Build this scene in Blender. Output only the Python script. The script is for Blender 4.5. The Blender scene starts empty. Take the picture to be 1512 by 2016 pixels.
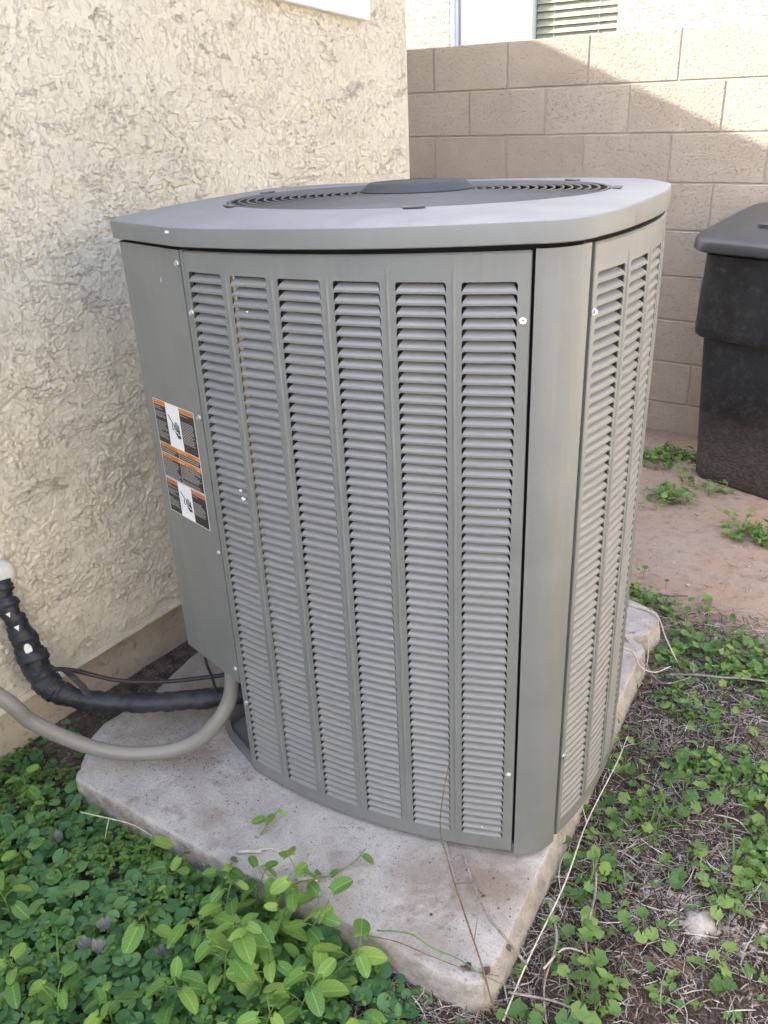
import bpy, bmesh, math, random
import numpy as np
from mathutils import Vector, Matrix

random.seed(7); np.random.seed(7)
sc = bpy.context.scene
C = sc.collection

# ------------------------------------------------------------------ camera
cam_data = bpy.data.cameras.new('camera'); cam = bpy.data.objects.new('camera', cam_data); C.objects.link(cam)
cam_data.sensor_fit = 'VERTICAL'; cam_data.sensor_height = 24.0; cam_data.lens = 1664.1 / 2016 * 24.0
cam_data.clip_start = 0.05; cam_data.clip_end = 500
_r = Vector((0.821044, 0.569420, -0.040601)); _u = Vector((-0.220645, 0.382133, 0.897379)); _f = Vector((-0.526500, 0.727829, -0.439388))
m = Matrix.Identity(4)
for i in range(3):
    m[i][0] = _r[i]; m[i][1] = _u[i]; m[i][2] = -_f[i]
m[0][3], m[1][3], m[2][3] = 2.496182, -4.045964, 1.549682
cam.matrix_world = m
sc.camera = cam
cam_data.dof.use_dof = False

# ------------------------------------------------------------------ light
SUN_DIR = Vector((1.7, 1.0, -1.614)).normalized()          # the way the light travels
elev = math.asin(-SUN_DIR.z); az = math.atan2(-SUN_DIR.x, -SUN_DIR.y)
w = bpy.data.worlds.new('World'); sc.world = w; w.use_nodes = True
nt = w.node_tree; nt.nodes.clear()
sky = nt.nodes.new('ShaderNodeTexSky'); sky.sky_type = 'NISHITA'; sky.sun_disc = False
sky.sun_elevation = elev; sky.sun_rotation = az; sky.air_density = 1.0; sky.dust_density = 4.0; sky.ozone_density = 1.0
bg = nt.nodes.new('ShaderNodeBackground'); bg.inputs['Strength'].default_value = 0.15
wo = nt.nodes.new('ShaderNodeOutputWorld')
nt.links.new(sky.outputs[0], bg.inputs[0]); nt.links.new(bg.outputs[0], wo.inputs[0])
sl = bpy.data.lights.new('sun', 'SUN'); sl.energy = 2.5; sl.angle = math.radians(0.53); sl.color = (1.0, 0.93, 0.82)
so = bpy.data.objects.new('sun', sl); C.objects.link(so)
so.rotation_euler = SUN_DIR.to_track_quat('-Z', 'Y').to_euler()
vs = sc.view_settings; vs.view_transform = 'Standard'; vs.look = 'None'; vs.exposure = 2.6; vs.gamma = 1.0; vs.use_curve_mapping = False

# ------------------------------------------------------------------ helpers
def link(o, parent=None):
    C.objects.link(o)
    if parent is not None: o.parent = parent
    return o
def mk(name, verts, faces, mat=None, parent=None, smooth=False, uvs=None, loc=None):
    me = bpy.data.meshes.new(name)
    me.from_pydata([tuple(v) for v in verts], [], [tuple(f) for f in faces])
    me.validate(); me.update()
    if mat is not None: me.materials.append(mat)
    if smooth: me.polygons.foreach_set('use_smooth', [True] * len(me.polygons))
    if uvs is not None:
        ul = me.uv_layers.new(name='UVMap'); idx = np.empty(len(me.loops), dtype=np.int32); me.loops.foreach_get('vertex_index', idx)
        ul.data.foreach_set('uv', np.asarray(uvs, dtype=np.float32)[idx].ravel())
    o = bpy.data.objects.new(name, me)
    if loc is not None: o.location = loc
    return link(o, parent)
def mk_np(name, V, F, mat, parent=None, smooth=False, uvs=None):
    """V (n,3), F (m,k) arrays"""
    V = np.asarray(V, dtype=np.float32); F = np.asarray(F, dtype=np.int32); k = F.shape[1]
    me = bpy.data.meshes.new(name)
    me.vertices.add(len(V)); me.vertices.foreach_set('co', V.ravel())
    me.loops.add(F.size); me.loops.foreach_set('vertex_index', F.ravel())
    me.polygons.add(len(F)); me.polygons.foreach_set('loop_start', np.arange(0, F.size, k, dtype=np.int32))
    me.polygons.foreach_set('loop_total', np.full(len(F), k, dtype=np.int32))
    if smooth: me.polygons.foreach_set('use_smooth', np.ones(len(F), dtype=bool))
    me.update(calc_edges=True)
    if uvs is not None:
        ul = me.uv_layers.new(name='UVMap'); ul.data.foreach_set('uv', np.asarray(uvs, dtype=np.float32)[F.ravel()].ravel())
    me.materials.append(mat)
    o = bpy.data.objects.new(name, me); return link(o, parent)
def empty(name, loc=(0, 0, 0), rz=0):
    o = bpy.data.objects.new(name, None); o.location = loc; o.rotation_euler = (0, 0, rz); o.empty_display_size = .1
    return link(o)
def tag(o, label=None, cat=None, group=None, kind=None):
    if label: o['label'] = label
    if cat: o['category'] = cat
    if group: o['group'] = group
    if kind: o['kind'] = kind
    return o
class MB:
    def __init__(s): s.v = []; s.f = []
    def add(s, vs, fs):
        n = len(s.v); s.v += [tuple(v) for v in vs]; s.f += [tuple(i + n for i in f) for f in fs]
    def box(s, x0, x1, y0, y1, z0, z1):
        s.add([(x0, y0, z0), (x1, y0, z0), (x1, y1, z0), (x0, y1, z0), (x0, y0, z1), (x1, y0, z1), (x1, y1, z1), (x0, y1, z1)],
              [(0, 3, 2, 1), (4, 5, 6, 7), (0, 1, 5, 4), (1, 2, 6, 5), (2, 3, 7, 6), (3, 0, 4, 7)])
    def cbox(s, x0, x1, y0, y1, z0, z1, c):
        """box with chamfered edges"""
        bm = bmesh.new(); bmesh.ops.create_cube(bm, size=1.0)
        for v in bm.verts: v.co = Vector(((x0 + x1) / 2 + v.co.x * (x1 - x0), (y0 + y1) / 2 + v.co.y * (y1 - y0), (z0 + z1) / 2 + v.co.z * (z1 - z0)))
        bmesh.ops.bevel(bm, geom=list(bm.edges), offset=c, segments=1, affect='EDGES')
        bm.verts.index_update(); s.add([tuple(v.co) for v in bm.verts], [[v.index for v in f.verts] for f in bm.faces]); bm.free()
    def tube(s, pts, rad, n=8, cap=True):
        pts = [Vector(p) for p in pts]; rr = rad if hasattr(rad, '__len__') else [rad] * len(pts)
        t0 = (pts[1] - pts[0]).normalized(); up = Vector((0, 0, 1)) if abs(t0.z) < .9 else Vector((1, 0, 0))
        a = t0.cross(up).normalized(); base = len(s.v)
        for i, p in enumerate(pts):
            t = (pts[min(i + 1, len(pts) - 1)] - pts[max(i - 1, 0)])
            if t.length < 1e-9: t = t0
            t.normalize(); a = (a - t * a.dot(t)).normalized(); b = t.cross(a)
            for k in range(n):
                q = 2 * math.pi * k / n; s.v.append(tuple(p + a * (math.cos(q) * rr[i]) + b * (math.sin(q) * rr[i])))
        for i in range(len(pts) - 1):
            for k in range(n):
                s.f.append((base + i * n + k, base + i * n + (k + 1) % n, base + (i + 1) * n + (k + 1) % n, base + (i + 1) * n + k))
        if cap:
            s.f.append(tuple(base + k for k in range(n))[::-1]); s.f.append(tuple(base + (len(pts) - 1) * n + k for k in range(n)))
    def ring(s, loops, close=True, cap_a=False, cap_b=False):
        base = len(s.v); n = len(loops[0])
        for L in loops: s.v += [tuple(v) for v in L]
        rng = n if close else n - 1
        for i in range(len(loops) - 1):
            for k in range(rng):
                s.f.append((base + i * n + k, base + i * n + (k + 1) % n, base + (i + 1) * n + (k + 1) % n, base + (i + 1) * n + k))
        if cap_a: s.f.append(tuple(base + k for k in range(n))[::-1])
        if cap_b: s.f.append(tuple(base + (len(loops) - 1) * n + k for k in range(n)))
    def build(s, name, mat, parent=None, smooth=False, loc=None): return mk(name, s.v, s.f, mat, parent, smooth, loc=loc)
def auto_smooth(o, deg=35):
    me = o.data; me.polygons.foreach_set('use_smooth', [True] * len(me.polygons))
    bm = bmesh.new(); bm.from_mesh(me)
    bmesh.ops.recalc_face_normals(bm, faces=bm.faces)
    for e in bm.edges:
        if len(e.link_faces) == 2 and e.calc_face_angle(0) > math.radians(deg): e.smooth = False
        elif len(e.link_faces) != 2: e.smooth = False
    bm.to_mesh(me); bm.free(); return o
def cr(pts, n=8):
    """Catmull-Rom through points"""
    P = [Vector(p) for p in pts]; P = [P[0] * 2 - P[1]] + P + [P[-1] * 2 - P[-2]]; out = []
    for i in range(1, len(P) - 2):
        for k in range(n):
            t = k / n; a, b, c, d = P[i - 1], P[i], P[i + 1], P[i + 2]
            out.append(.5 * ((2 * b) + (c - a) * t + (2 * a - 5 * b + 4 * c - d) * t * t + (-a + 3 * b - 3 * c + d) * t ** 3))
    out.append(P[-2]); return out
# numpy gradient noise
_perm = np.random.RandomState(3).permutation(512).astype(np.int64); _perm = np.concatenate([_perm, _perm, _perm])
def noise2(x, y, seed=0):
    xi = np.floor(x).astype(np.int64); yi = np.floor(y).astype(np.int64); xf = x - xi; yf = y - yi
    u = xf * xf * xf * (xf * (xf * 6 - 15) + 10); v = yf * yf * yf * (yf * (yf * 6 - 15) + 10)
    def g(ix, iy, fx, fy):
        h = _perm[(_perm[(ix + seed * 17) & 511] + (iy & 511)) & 1023]; a = h * (2 * math.pi / 512.0) * 7.0
        return np.cos(a) * fx + np.sin(a) * fy
    n00 = g(xi, yi, xf, yf); n10 = g(xi + 1, yi, xf - 1, yf); n01 = g(xi, yi + 1, xf, yf - 1); n11 = g(xi + 1, yi + 1, xf - 1, yf - 1)
    return ((n00 * (1 - u) + n10 * u) * (1 - v) + (n01 * (1 - u) + n11 * u) * v) * 1.4
def fbm(x, y, o=4, seed=0):
    s = 0; a = 1; f = 1; t = 0
    for i in range(o): s = s + a * noise2(x * f, y * f, seed + i); t += a; a *= .5; f *= 2.03
    return s / t
def sstep(a, b, x): t = np.clip((x - a) / (b - a), 0, 1); return t * t * (3 - 2 * t)

# ------------------------------------------------------------------ materials
class NT:
    def __init__(s, name):
        s.m = bpy.data.materials.new(name); s.m.use_nodes = True; s.t = s.m.node_tree; s.t.nodes.clear()
        s.out = s.n('ShaderNodeOutputMaterial'); s.p = s.n('ShaderNodeBsdfPrincipled'); s.l(s.p.outputs[0], s.out.inputs[0])
        s.tc = s.n('ShaderNodeTexCoord')
    def n(s, t, **k):
        q = s.t.nodes.new(t)
        for a, b in k.items(): setattr(q, a, b)
        return q
    def l(s, a, b): s.t.links.new(a, b)
    def noise(s, scale, detail=4, rough=.55, src=None, dist=0.0, vec=None):
        q = s.n('ShaderNodeTexNoise'); q.inputs['Scale'].default_value = scale; q.inputs['Detail'].default_value = detail
        q.inputs['Roughness'].default_value = rough; q.inputs['Distortion'].default_value = dist
        s.l(vec if vec is not None else s.tc.outputs[src or 'Object'], q.inputs['Vector']); return q.outputs['Fac']
    def mapped(s, scale, src='Object'):
        q = s.n('ShaderNodeMapping'); q.inputs['Scale'].default_value = scale; s.l(s.tc.outputs[src], q.inputs['Vector']); return q.outputs[0]
    def ramp(s, fac, stops):
        q = s.n('ShaderNodeValToRGB'); e = q.color_ramp.elements
        while len(e) < len(stops): e.new(.5)
        for i, (p, c) in enumerate(stops):
            e[i].position = p; e[i].color = (c, c, c, 1) if not hasattr(c, '__len__') else (*c, 1)
        s.l(fac, q.inputs[0]); return q.outputs[0]
    def mix(s, fac, a, b, mode='MIX'):
        q = s.n('ShaderNodeMix', data_type='RGBA', blend_type=mode)
        for sock, v in ((q.inputs[0], fac), (q.inputs[6], a), (q.inputs[7], b)):
            if hasattr(v, 'is_output'): s.l(v, sock)
            elif hasattr(v, '__len__'): sock.default_value = (*v, 1)
            else: sock.default_value = v
        return q.outputs[2]
    def math(s, op, a, b=0.5):
        q = s.n('ShaderNodeMath', operation=op)
        for sock, v in ((q.inputs[0], a), (q.inputs[1], b)):
            if hasattr(v, 'is_output'): s.l(v, sock)
            else: sock.default_value = v
        return q.outputs[0]
    def bump(s, h, strength, dist, prev=None):
        q = s.n('ShaderNodeBump'); q.inputs['Strength'].default_value = strength; q.inputs['Distance'].default_value = dist
        s.l(h, q.inputs['Height'])
        if prev is not None: s.l(prev, q.inputs['Normal'])
        return q.outputs[0]
    def base(s, c, rough=.5, normal=None, spec=None, metal=0):
        if hasattr(c, 'is_output'): s.l(c, s.p.inputs['Base Color'])
        else: s.p.inputs['Base Color'].default_value = (*c, 1)
        if hasattr(rough, 'is_output'): s.l(rough, s.p.inputs['Roughness'])
        else: s.p.inputs['Roughness'].default_value = rough
        if normal is not None: s.l(normal, s.p.inputs['Normal'])
        if spec is not None: s.p.inputs['Specular IOR Level'].default_value = spec
        s.p.inputs['Metallic'].default_value = metal
        return s.m
def simple(name, c, rough=.5, spec=.5, metal=0, var=0.0, scale=20):
    t = NT(name)
    if var: c = t.mix(t.ramp(t.noise(scale), [(.3, 0.0), (.7, 1.0)]), tuple(x * (1 - var) for x in c), tuple(min(1, x * (1 + var)) for x in c))
    return t.base(c, rough, spec=spec, metal=metal)

def mat_stucco(name, c0, c1, stain=True, k=1.0):
    t = NT(name)
    col = t.mix(t.ramp(t.noise(1.6, 5), [(.35, 0.0), (.65, 1.0)]), c0, c1)
    fine = t.ramp(t.noise(90, 3), [(.35, 0.0), (.7, 1.0)])
    col = t.mix(fine, col, t.mix(.5, col, tuple(x * .88 for x in c0)))
    if stain:
        col = t.mix(t.math('MULTIPLY', t.ramp(t.noise(4.5, 6, .65), [(.56, 0.0), (.74, 1.0)]), .08), col, (.46, .41, .34))
    h = None
    for (sc_, dist_, mul, w_, sx) in ((14, .25, 2.8, 1.0, (1, .85, 1.9)), (34, .3, 2.2, .4, (1, 1.3, .8)), (5.5, .3, 3.2, 1.0, (1, .7, 2.1))):
        n_ = t.noise(sc_, 8, .66, vec=t.mapped(sx), dist=dist_)
        f = t.math('FRACT', t.math('MULTIPLY', n_, mul), 0)
        r = t.math('MULTIPLY', t.ramp(f, [(0.0, 0.0), (.05, 1.0), (.93, .45), (.98, .0), (1.0, .0)]), w_)
        h = r if h is None else t.math('ADD', h, r)
    h = t.math('MULTIPLY', h, t.ramp(t.noise(5, 4, .6), [(.40, .5), (.58, 1.0)]))
    b = t.bump(h, .95 * k, .0036)
    b = t.bump(t.noise(260, 3, .6), .3, .0012, b)
    return t.base(col, .93, b, spec=.2)
M = {}
M['stucco'] = mat_stucco('stucco_cream', (.67, .605, .475), (.73, .67, .545))
M['stucco_far'] = None
def mat_stucco_far():
    t = NT('stucco_white'); v = t.mapped((1, 1, 1.8))
    n1 = t.noise(16, 6, .6, vec=v, dist=1.2); r = t.ramp(n1, [(.42, 0.0), (.47, .9), (.56, .35), (.60, 1.0), (.75, .5)])
    b = t.bump(r, 1.0, .012); b = t.bump(t.noise(90, 3), .4, .002, b)
    col = t.mix(t.noise(2.0, 4), (.46, .44, .40), (.52, .50, .46)); return t.base(col, .92, b, spec=.2)
M['stucco_far'] = mat_stucco_far()
def mat_foundation():
    t = NT('painted_concrete_foundation')
    col = t.mix(t.ramp(t.noise(7, 6, .6), [(.35, 0.0), (.7, 1.0)]), (.42, .36, .28), (.58, .50, .39))
    col = t.mix(t.ramp(t.noise(38, 4), [(.56, 0.0), (.72, .7)]), col, (.22, .17, .13))
    return t.base(col, .92, t.bump(t.noise(60, 5), .6, .004), spec=.2)
M['foundation'] = mat_foundation()
def mat_block():
    t = NT('painted_block')
    oi = t.n('ShaderNodeObjectInfo')
    tint = t.ramp(oi.outputs['Random'], [(0, 0.0), (1, 1.0)])
    col = t.mix(tint, (.335, .288, .232), (.405, .355, .292))
    vec = t.tc.outputs['Object']
    # shift the grain per block so that no two faces are the same
    add = t.n('ShaderNodeVectorMath', operation='ADD'); t.l(vec, add.inputs[0])
    sc_ = t.n('ShaderNodeVectorMath', operation='SCALE'); sc_.inputs[0].default_value = (37, 11, 23); t.l(oi.outputs['Random'], sc_.inputs['Scale']); t.l(sc_.outputs[0], add.inputs[1])
    vec = add.outputs[0]
    g = t.noise(95, 4, .62, vec=vec); g2 = t.noise(5, 5, .6, vec=vec); g3 = t.noise(240, 2, .5, vec=vec)
    col = t.mix(t.ramp(g2, [(.3, 0.0), (.75, 1.0)]), col, (.42, .365, .30))
    col = t.mix(t.ramp(g, [(.56, 0.0), (.70, .45)]), col, (.27, .22, .165))
    b = t.bump(t.ramp(g, [(.3, 1.0), (.58, .6), (.68, 0.0)]), .9, .0045); b = t.bump(g3, .5, .002, b)
    return t.base(col, .9, b, spec=.25)
M['block'] = mat_block()
M['mortar'] = mat_stucco('painted_mortar', (.42, .37, .305), (.46, .41, .345), False, .15)
def mat_concrete():
    t = NT('weathered_concrete')
    n1 = t.ramp(t.noise(4.2, 7, .62), [(.3, 0.0), (.7, 1.0)]); n2 = t.ramp(t.noise(13, 6, .62, dist=.6), [(.42, 0.0), (.64, 1.0)])
    col = t.mix(n1, (.335, .308, .285), (.455, .445, .43)); col = t.mix(t.math('MULTIPLY', n2, .55), col, (.56, .55, .54))
    col = t.mix(t.ramp(t.noise(7.5, 6, .7, dist=1.0), [(.56, 0.0), (.70, .7)]), col, (.25, .20, .165))
    col = t.mix(t.ramp(t.noise(85, 3, .6), [(.62, 0.0), (.72, .65)]), col, (.15, .12, .105))
    col = t.mix(t.ramp(t.noise(34, 5, .7), [(.60, 0.0), (.74, .6)]), col, (.17, .13, .105))
    # rust-brown stains by the panel corner, under the pipes and along the cabinet
    W_ = t.n('ShaderNodeNewGeometry').outputs['Position']
    for (cx, cy, r_, k_) in ((1.93, -2.93, .13, .75), (1.80, -2.98, .10, .5), (.95, -2.80, .26, .55), (1.12, -3.0, .08, .4), (1.30, -3.12, .05, .5), (1.86, -3.10, .10, .3)):
        v_ = t.n('ShaderNodeVectorMath', operation='DISTANCE'); t.l(W_, v_.inputs[0]); v_.inputs[1].default_value = (cx, cy, .0755)
        d_ = t.math('ADD', t.math('DIVIDE', v_.outputs['Value'], r_), t.math('MULTIPLY', t.math('SUBTRACT', t.noise(14, 6, .7), .5), 1.6))
        col = t.mix(t.math('MULTIPLY', t.ramp(d_, [(.3, 1.0), (1.0, 0.0)]), k_), col, (.20, .145, .11))
    col = t.mix(t.ramp(t.noise(260, 2, .6), [(.35, .35), (.5, 0.0)]), col, (.16, .14, .125))
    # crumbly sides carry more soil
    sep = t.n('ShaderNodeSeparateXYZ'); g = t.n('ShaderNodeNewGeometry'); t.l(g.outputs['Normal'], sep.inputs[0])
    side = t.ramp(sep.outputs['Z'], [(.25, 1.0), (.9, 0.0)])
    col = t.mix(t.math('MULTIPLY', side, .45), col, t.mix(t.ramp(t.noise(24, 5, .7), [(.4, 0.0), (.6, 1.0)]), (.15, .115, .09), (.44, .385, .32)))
    b = t.bump(t.noise(26, 6, .65), .28, .005); b = t.bump(t.noise(190, 4, .65), .6, .0025, b)
    return t.base(col, .9, b, spec=.3)
M['concrete'] = mat_concrete()
def mat_soil():
    t = NT('desert_soil'); W = t.n('ShaderNodeNewGeometry').outputs['Position']
    sep = t.n('ShaderNodeSeparateXYZ'); t.l(W, sep.inputs[0])
    n1 = t.noise(3.2, 6, .6, vec=W); n2 = t.noise(22, 6, .65, vec=W); n3 = t.noise(120, 4, .6, vec=W)
    red = t.mix(t.ramp(n1, [(.35, 0.0), (.65, 1.0)]), (.34, .235, .175), (.33, .27, .22))
    dark = t.mix(t.ramp(n2, [(.35, 0.0), (.65, 1.0)]), (.045, .034, .027), (.135, .10, .078))
    # bare trodden strip at the back, litter-covered loam in front
    k = t.math('ADD', sep.outputs['Y'], t.math('MULTIPLY', t.math('SUBTRACT', t.noise(1.7, 4, .6, vec=W), .5), 1.1))
    far = t.ramp(t.math('ADD', t.math('MULTIPLY', k, .5), 1.45), [(.42, 0.0), (.58, 1.0)])
    wallside = t.ramp(t.math('MULTIPLY', t.math('ADD', sep.outputs['Y'], .5), 2.0), [(.55, 0.0), (.95, 1.0)])
    col = t.mix(far, dark, red); col = t.mix(t.math('MULTIPLY', wallside, .75), col, (.13, .095, .07))
    col = t.mix(t.ramp(n2, [(.5, 0.0), (.72, .55)]), col, (.16, .115, .085))
    col = t.mix(t.ramp(n3, [(.55, 0.0), (.72, .5)]), col, (.42, .36, .30))
    b = t.bump(n2, .7, .012); b = t.bump(n3, .6, .004, b)
    return t.base(col, .95, b, spec=.15)
M['soil'] = mat_soil()
def mat_paint(name, c, dust=0.0, rough=.42, streak=.0):
    t = NT(name); n = t.noise(9, 5, .6)
    col = t.mix(t.ramp(n, [(.3, 0.0), (.75, 1.0)]), tuple(x * .92 for x in c), tuple(x * 1.06 for x in c))
    oi = t.n('ShaderNodeObjectInfo'); col = t.mix(t.math('MULTIPLY', oi.outputs['Random'], .16), col, tuple(x * .6 for x in c))
    col = t.mix(t.ramp(t.noise(3.5, 8, .75), [(.55, 0.0), (.8, .35)]), col, tuple(x * 1.35 + .02 for x in c))
    if dust:
        g = t.n('ShaderNodeNewGeometry'); sep = t.n('ShaderNodeSeparateXYZ'); t.l(g.outputs['Normal'], sep.inputs[0])
        up = t.ramp(sep.outputs['Z'], [(.25, 0.0), (.95, 1.0)]); sm = t.noise(6, 7, .68, dist=1.0)
        d = t.math('MULTIPLY', up, t.ramp(sm, [(.30, dust * .35), (.68, dust)]))
        col = t.mix(d, col, (.43, .40, .355)); ro = t.math('ADD', t.math('MULTIPLY', d, .45), rough)
    else: ro = t.math('ADD', t.math('MULTIPLY', t.noise(30, 4), .16), rough - .08)
    if streak:
        v = t.mapped((28, 28, 1.6)); col = t.mix(t.ramp(t.noise(1.0, 5, .7, vec=v), [(.50, 0.0), (.72, streak)]), col, (.34, .33, .31))
    col = t.mix(t.ramp(t.noise(330, 2, .5), [(.70, 0.0), (.76, .3)]), col, (.45, .43, .40))
    b = t.bump(t.noise(420, 2), .06, .0006)
    return t.base(col, ro, b, spec=.5)
GREY = (.181, .192, .191)
M['paint'] = mat_paint('grey_cabinet_paint', GREY, .25, .38, .13)
M['paint_lid'] = mat_paint('dusty_grey_lid_paint', GREY, .62, .42)
M['paint_blade'] = mat_paint('grey_louver_paint', (.205, .212, .220), .35, .38)
M['paint_dark'] = mat_paint('grey_base_paint', (.15, .155, .165), .4, .5)
M['black'] = simple('black_interior', (.012, .012, .013), .8, .2)
M['coil'] = None
def mat_coil():
    t = NT('coil_fins'); v = t.mapped((1, 1, 1))
    wv = t.n('ShaderNodeTexWave'); wv.bands_direction = 'Z'; wv.inputs['Scale'].default_value = 45; wv.inputs['Distortion'].default_value = .4; t.l(v, wv.inputs['Vector'])
    col = t.mix(wv.outputs['Color'], (.035, .033, .030), (.11, .10, .088)); col = t.mix(t.noise(12, 4), col, (.06, .05, .04))
    return t.base(col, .6, t.bump(wv.outputs['Fac'], .5, .003), metal=.3)
M['coil'] = mat_coil()
M['steel'] = simple('zinc_screw', (.72, .73, .74), .28, .5, 1.0)
M['copper'] = simple('pale_header_metal', (.85, .78, .58), .35, .5, .6, .15, 60)
M['guard'] = mat_paint('dusty_black_guard', (.085, .08, .074), .35, .5)
M['cap'] = mat_paint('dusty_motor_cap', (.040, .042, .046), .10, .62)
def mat_bin():
    t = NT('black_bin_plastic'); tc = t.tc.outputs['Object']
    sep = t.n('ShaderNodeSeparateXYZ'); t.l(tc, sep.inputs[0])
    col = t.mix(t.ramp(t.noise(5, 6, .65), [(.35, 0.0), (.75, 1.0)]), (.008, .009, .011), (.024, .027, .031))
    lowm = t.ramp(t.math('ADD', sep.outputs['Z'], t.math('MULTIPLY', t.math('SUBTRACT', t.noise(4, 5, .6), .5), .35)), [(.10, 1.0), (.34, 0.0)])
    mud = t.mix(t.ramp(t.noise(70, 4, .6, vec=t.mapped((1, 1, 2.5))), [(.4, 0.0), (.62, 1.0)]), (.035, .030, .028), (.115, .088, .075))
    col = t.mix(t.math('MULTIPLY', lowm, .8), col, mud)
    col = t.mix(t.ramp(t.noise(30, 6, .75), [(.50, 0.0), (.75, .55)]), col, (.085, .085, .085))
    b = t.bump(t.noise(180, 3), .25, .0012)
    return t.base(col, t.math('ADD', t.math('MULTIPLY', lowm, .35), .42), b, spec=.4)
M['bin'] = mat_bin()
M['bin_lid'] = mat_paint('sun_faded_bin_lid', (.022, .024, .028), .10, .42)
M['tape'] = None
def mat_tape():
    t = NT('black_pipe_wrap'); col = t.mix(t.ramp(t.noise(14, 5), [(.35, 0.0), (.7, 1.0)]), (.012, .013, .017), (.036, .040, .050))
    col = t.mix(t.ramp(t.noise(55, 5, .7), [(.6, 0.0), (.8, .5)]), col, (.10, .095, .085))
    return t.base(col, .48, t.bump(t.noise(45, 4), .5, .003), spec=.45)
M['tape'] = mat_tape()
M['conduit'] = mat_paint('grey_conduit', (.21, .205, .19), .5, .38)
M['cable'] = simple('dark_cable', (.03, .026, .025), .5, .4, 0, .4, 60)
M['white_paint'] = simple('white_trim_paint', (.74, .75, .76), .6, .3, 0, .04, 8)
M['white_vinyl'] = simple('white_vinyl_frame', (.78, .79, .82), .4, .5)
M['foam'] = simple('white_foam', (.75, .74, .70), .7, .3, 0, .1, 50)
def mat_glass(name, tint, rough=.03, refl=1.0):
    t = NT(name); t.base(tint, rough, spec=.8); t.p.inputs['Transmission Weight'].default_value = refl; t.p.inputs['IOR'].default_value = 1.5; return t.m
M['screen'] = simple('insect_screen', (.30, .30, .31), .65, .3)
def mat_pane():
    t = NT('clear_pane'); t.base((.9, .92, .92), .02, spec=.5); tr = t.n('ShaderNodeBsdfTransparent'); tr.inputs[0].default_value = (.9, .93, .92, 1); gl = t.n('ShaderNodeBsdfGlossy'); gl.inputs['Roughness'].default_value = .01
    fr = t.n('ShaderNodeFresnel'); fr.inputs[0].default_value = 1.5; ms = t.n('ShaderNodeMixShader'); ms.inputs[0].default_value = .12; t.l(tr.outputs[0], ms.inputs[1]); t.l(gl.outputs[0], ms.inputs[2]); t.l(ms.outputs[0], t.out.inputs[0]); return t.m
M['glass'] = mat_pane()
M['blind'] = simple('wooden_blind_slat', (.66, .60, .44), .5, .4, 0, .1, 30)
M['room'] = simple('room_interior', (.30, .29, .24), .9, .1)
M['roof'] = simple('roof_tile', (.28, .17, .11), .85, .2, 0, .25, 12)
M['fascia'] = simple('painted_fascia', (.50, .45, .37), .7, .3)

def mat_leaf(name, c0, c1, c2, trans=.35, rough=.5, vein=.35, spec=.35, pleat=0.0):
    t = NT(name); g = t.n('ShaderNodeNewGeometry'); rnd = g.outputs['Random Per Island']
    oi = t.n('ShaderNodeObjectInfo'); rr = t.math('FRACT', t.math('ADD', rnd, t.math('MULTIPLY', oi.outputs['Random'], 3.7)), 0)
    col = t.ramp(rr, [(0, c0), (.5, c1), (1, c2)])
    uv = t.n('ShaderNodeUVMap'); sep = t.n('ShaderNodeSeparateXYZ'); t.l(uv.outputs[0], sep.inputs[0])
    au = t.math('ABSOLUTE', sep.outputs['X'])
    mid = t.ramp(au, [(.0, 1.0), (.07, 0.0)])
    lt = tuple(min(1, x * 1.7 + .02) for x in c2)
    if vein:
        # side veins run off the midrib
        vv = t.math('SINE', t.math('MULTIPLY', t.math('SUBTRACT', sep.outputs['Y'], t.math('MULTIPLY', au, .55)), 34.0), 0)
        col = t.mix(t.math('MULTIPLY', t.ramp(vv, [(.85, 0.0), (1.0, 1.0)]), .22), col, lt)
        col = t.mix(t.math('MULTIPLY', mid, vein), col, lt)
    col = t.mix(t.math('MULTIPLY', t.noise(160, 3), .25), col, tuple(x * .6 for x in c0))
    t.base(col, rough, t.bump(t.noise(220, 3), .2, .001), spec=spec)
    tr = t.n('ShaderNodeBsdfTranslucent'); t.l(t.mix(.5, col, (.30, .42, .05)), tr.inputs['Color'])
    ms = t.n('ShaderNodeMixShader'); ms.inputs[0].default_value = trans
    t.l(t.p.outputs[0], ms.inputs[1]); t.l(tr.outputs[0], ms.inputs[2]); t.l(ms.outputs[0], t.out.inputs[0])
    return t.m
M['dichondra'] = mat_leaf('kidney_leaf', (.060, .155, .060), (.10, .235, .088), (.155, .295, .095), .18, .5, .0)
M['chick'] = mat_leaf('small_leaf', (.075, .175, .045), (.115, .24, .055), (.18, .31, .07), .22, .5, .3)
M['bindweed'] = mat_leaf('arrow_leaf', (.070, .175, .045), (.15, .30, .062), (.27, .41, .085), .22, .55, .5)
M['mallow'] = mat_leaf('mallow_leaf', (.080, .170, .055), (.14, .255, .068), (.24, .36, .10), .22, .55, .0)
M['stem'] = simple('green_stem', (.13, .22, .06), .5, .3, 0, .2, 40)
M['grassblade'] = mat_leaf('grass_blade', (.08, .17, .035), (.12, .23, .045), (.19, .30, .06), .25, .5, .0)
M['greyleaf'] = mat_leaf('withered_leaf', (.10, .11, .105), (.15, .155, .15), (.20, .20, .19), .05, .7, .2)
def mat_litter():
    t = NT('dry_litter'); g = t.n('ShaderNodeNewGeometry'); r = g.outputs['Random Per Island']
    col = t.ramp(r, [(0, (.025, .018, .015)), (.34, (.075, .052, .040)), (.50, (.19, .165, .145)), (.72, (.38, .35, .315)), (.80, (.20, .11, .07)), (.92, (.42, .395, .36)), (1, (.62, .60, .56))])
    return t.base(col, .8, spec=.2)
M['litter'] = mat_litter()
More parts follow.
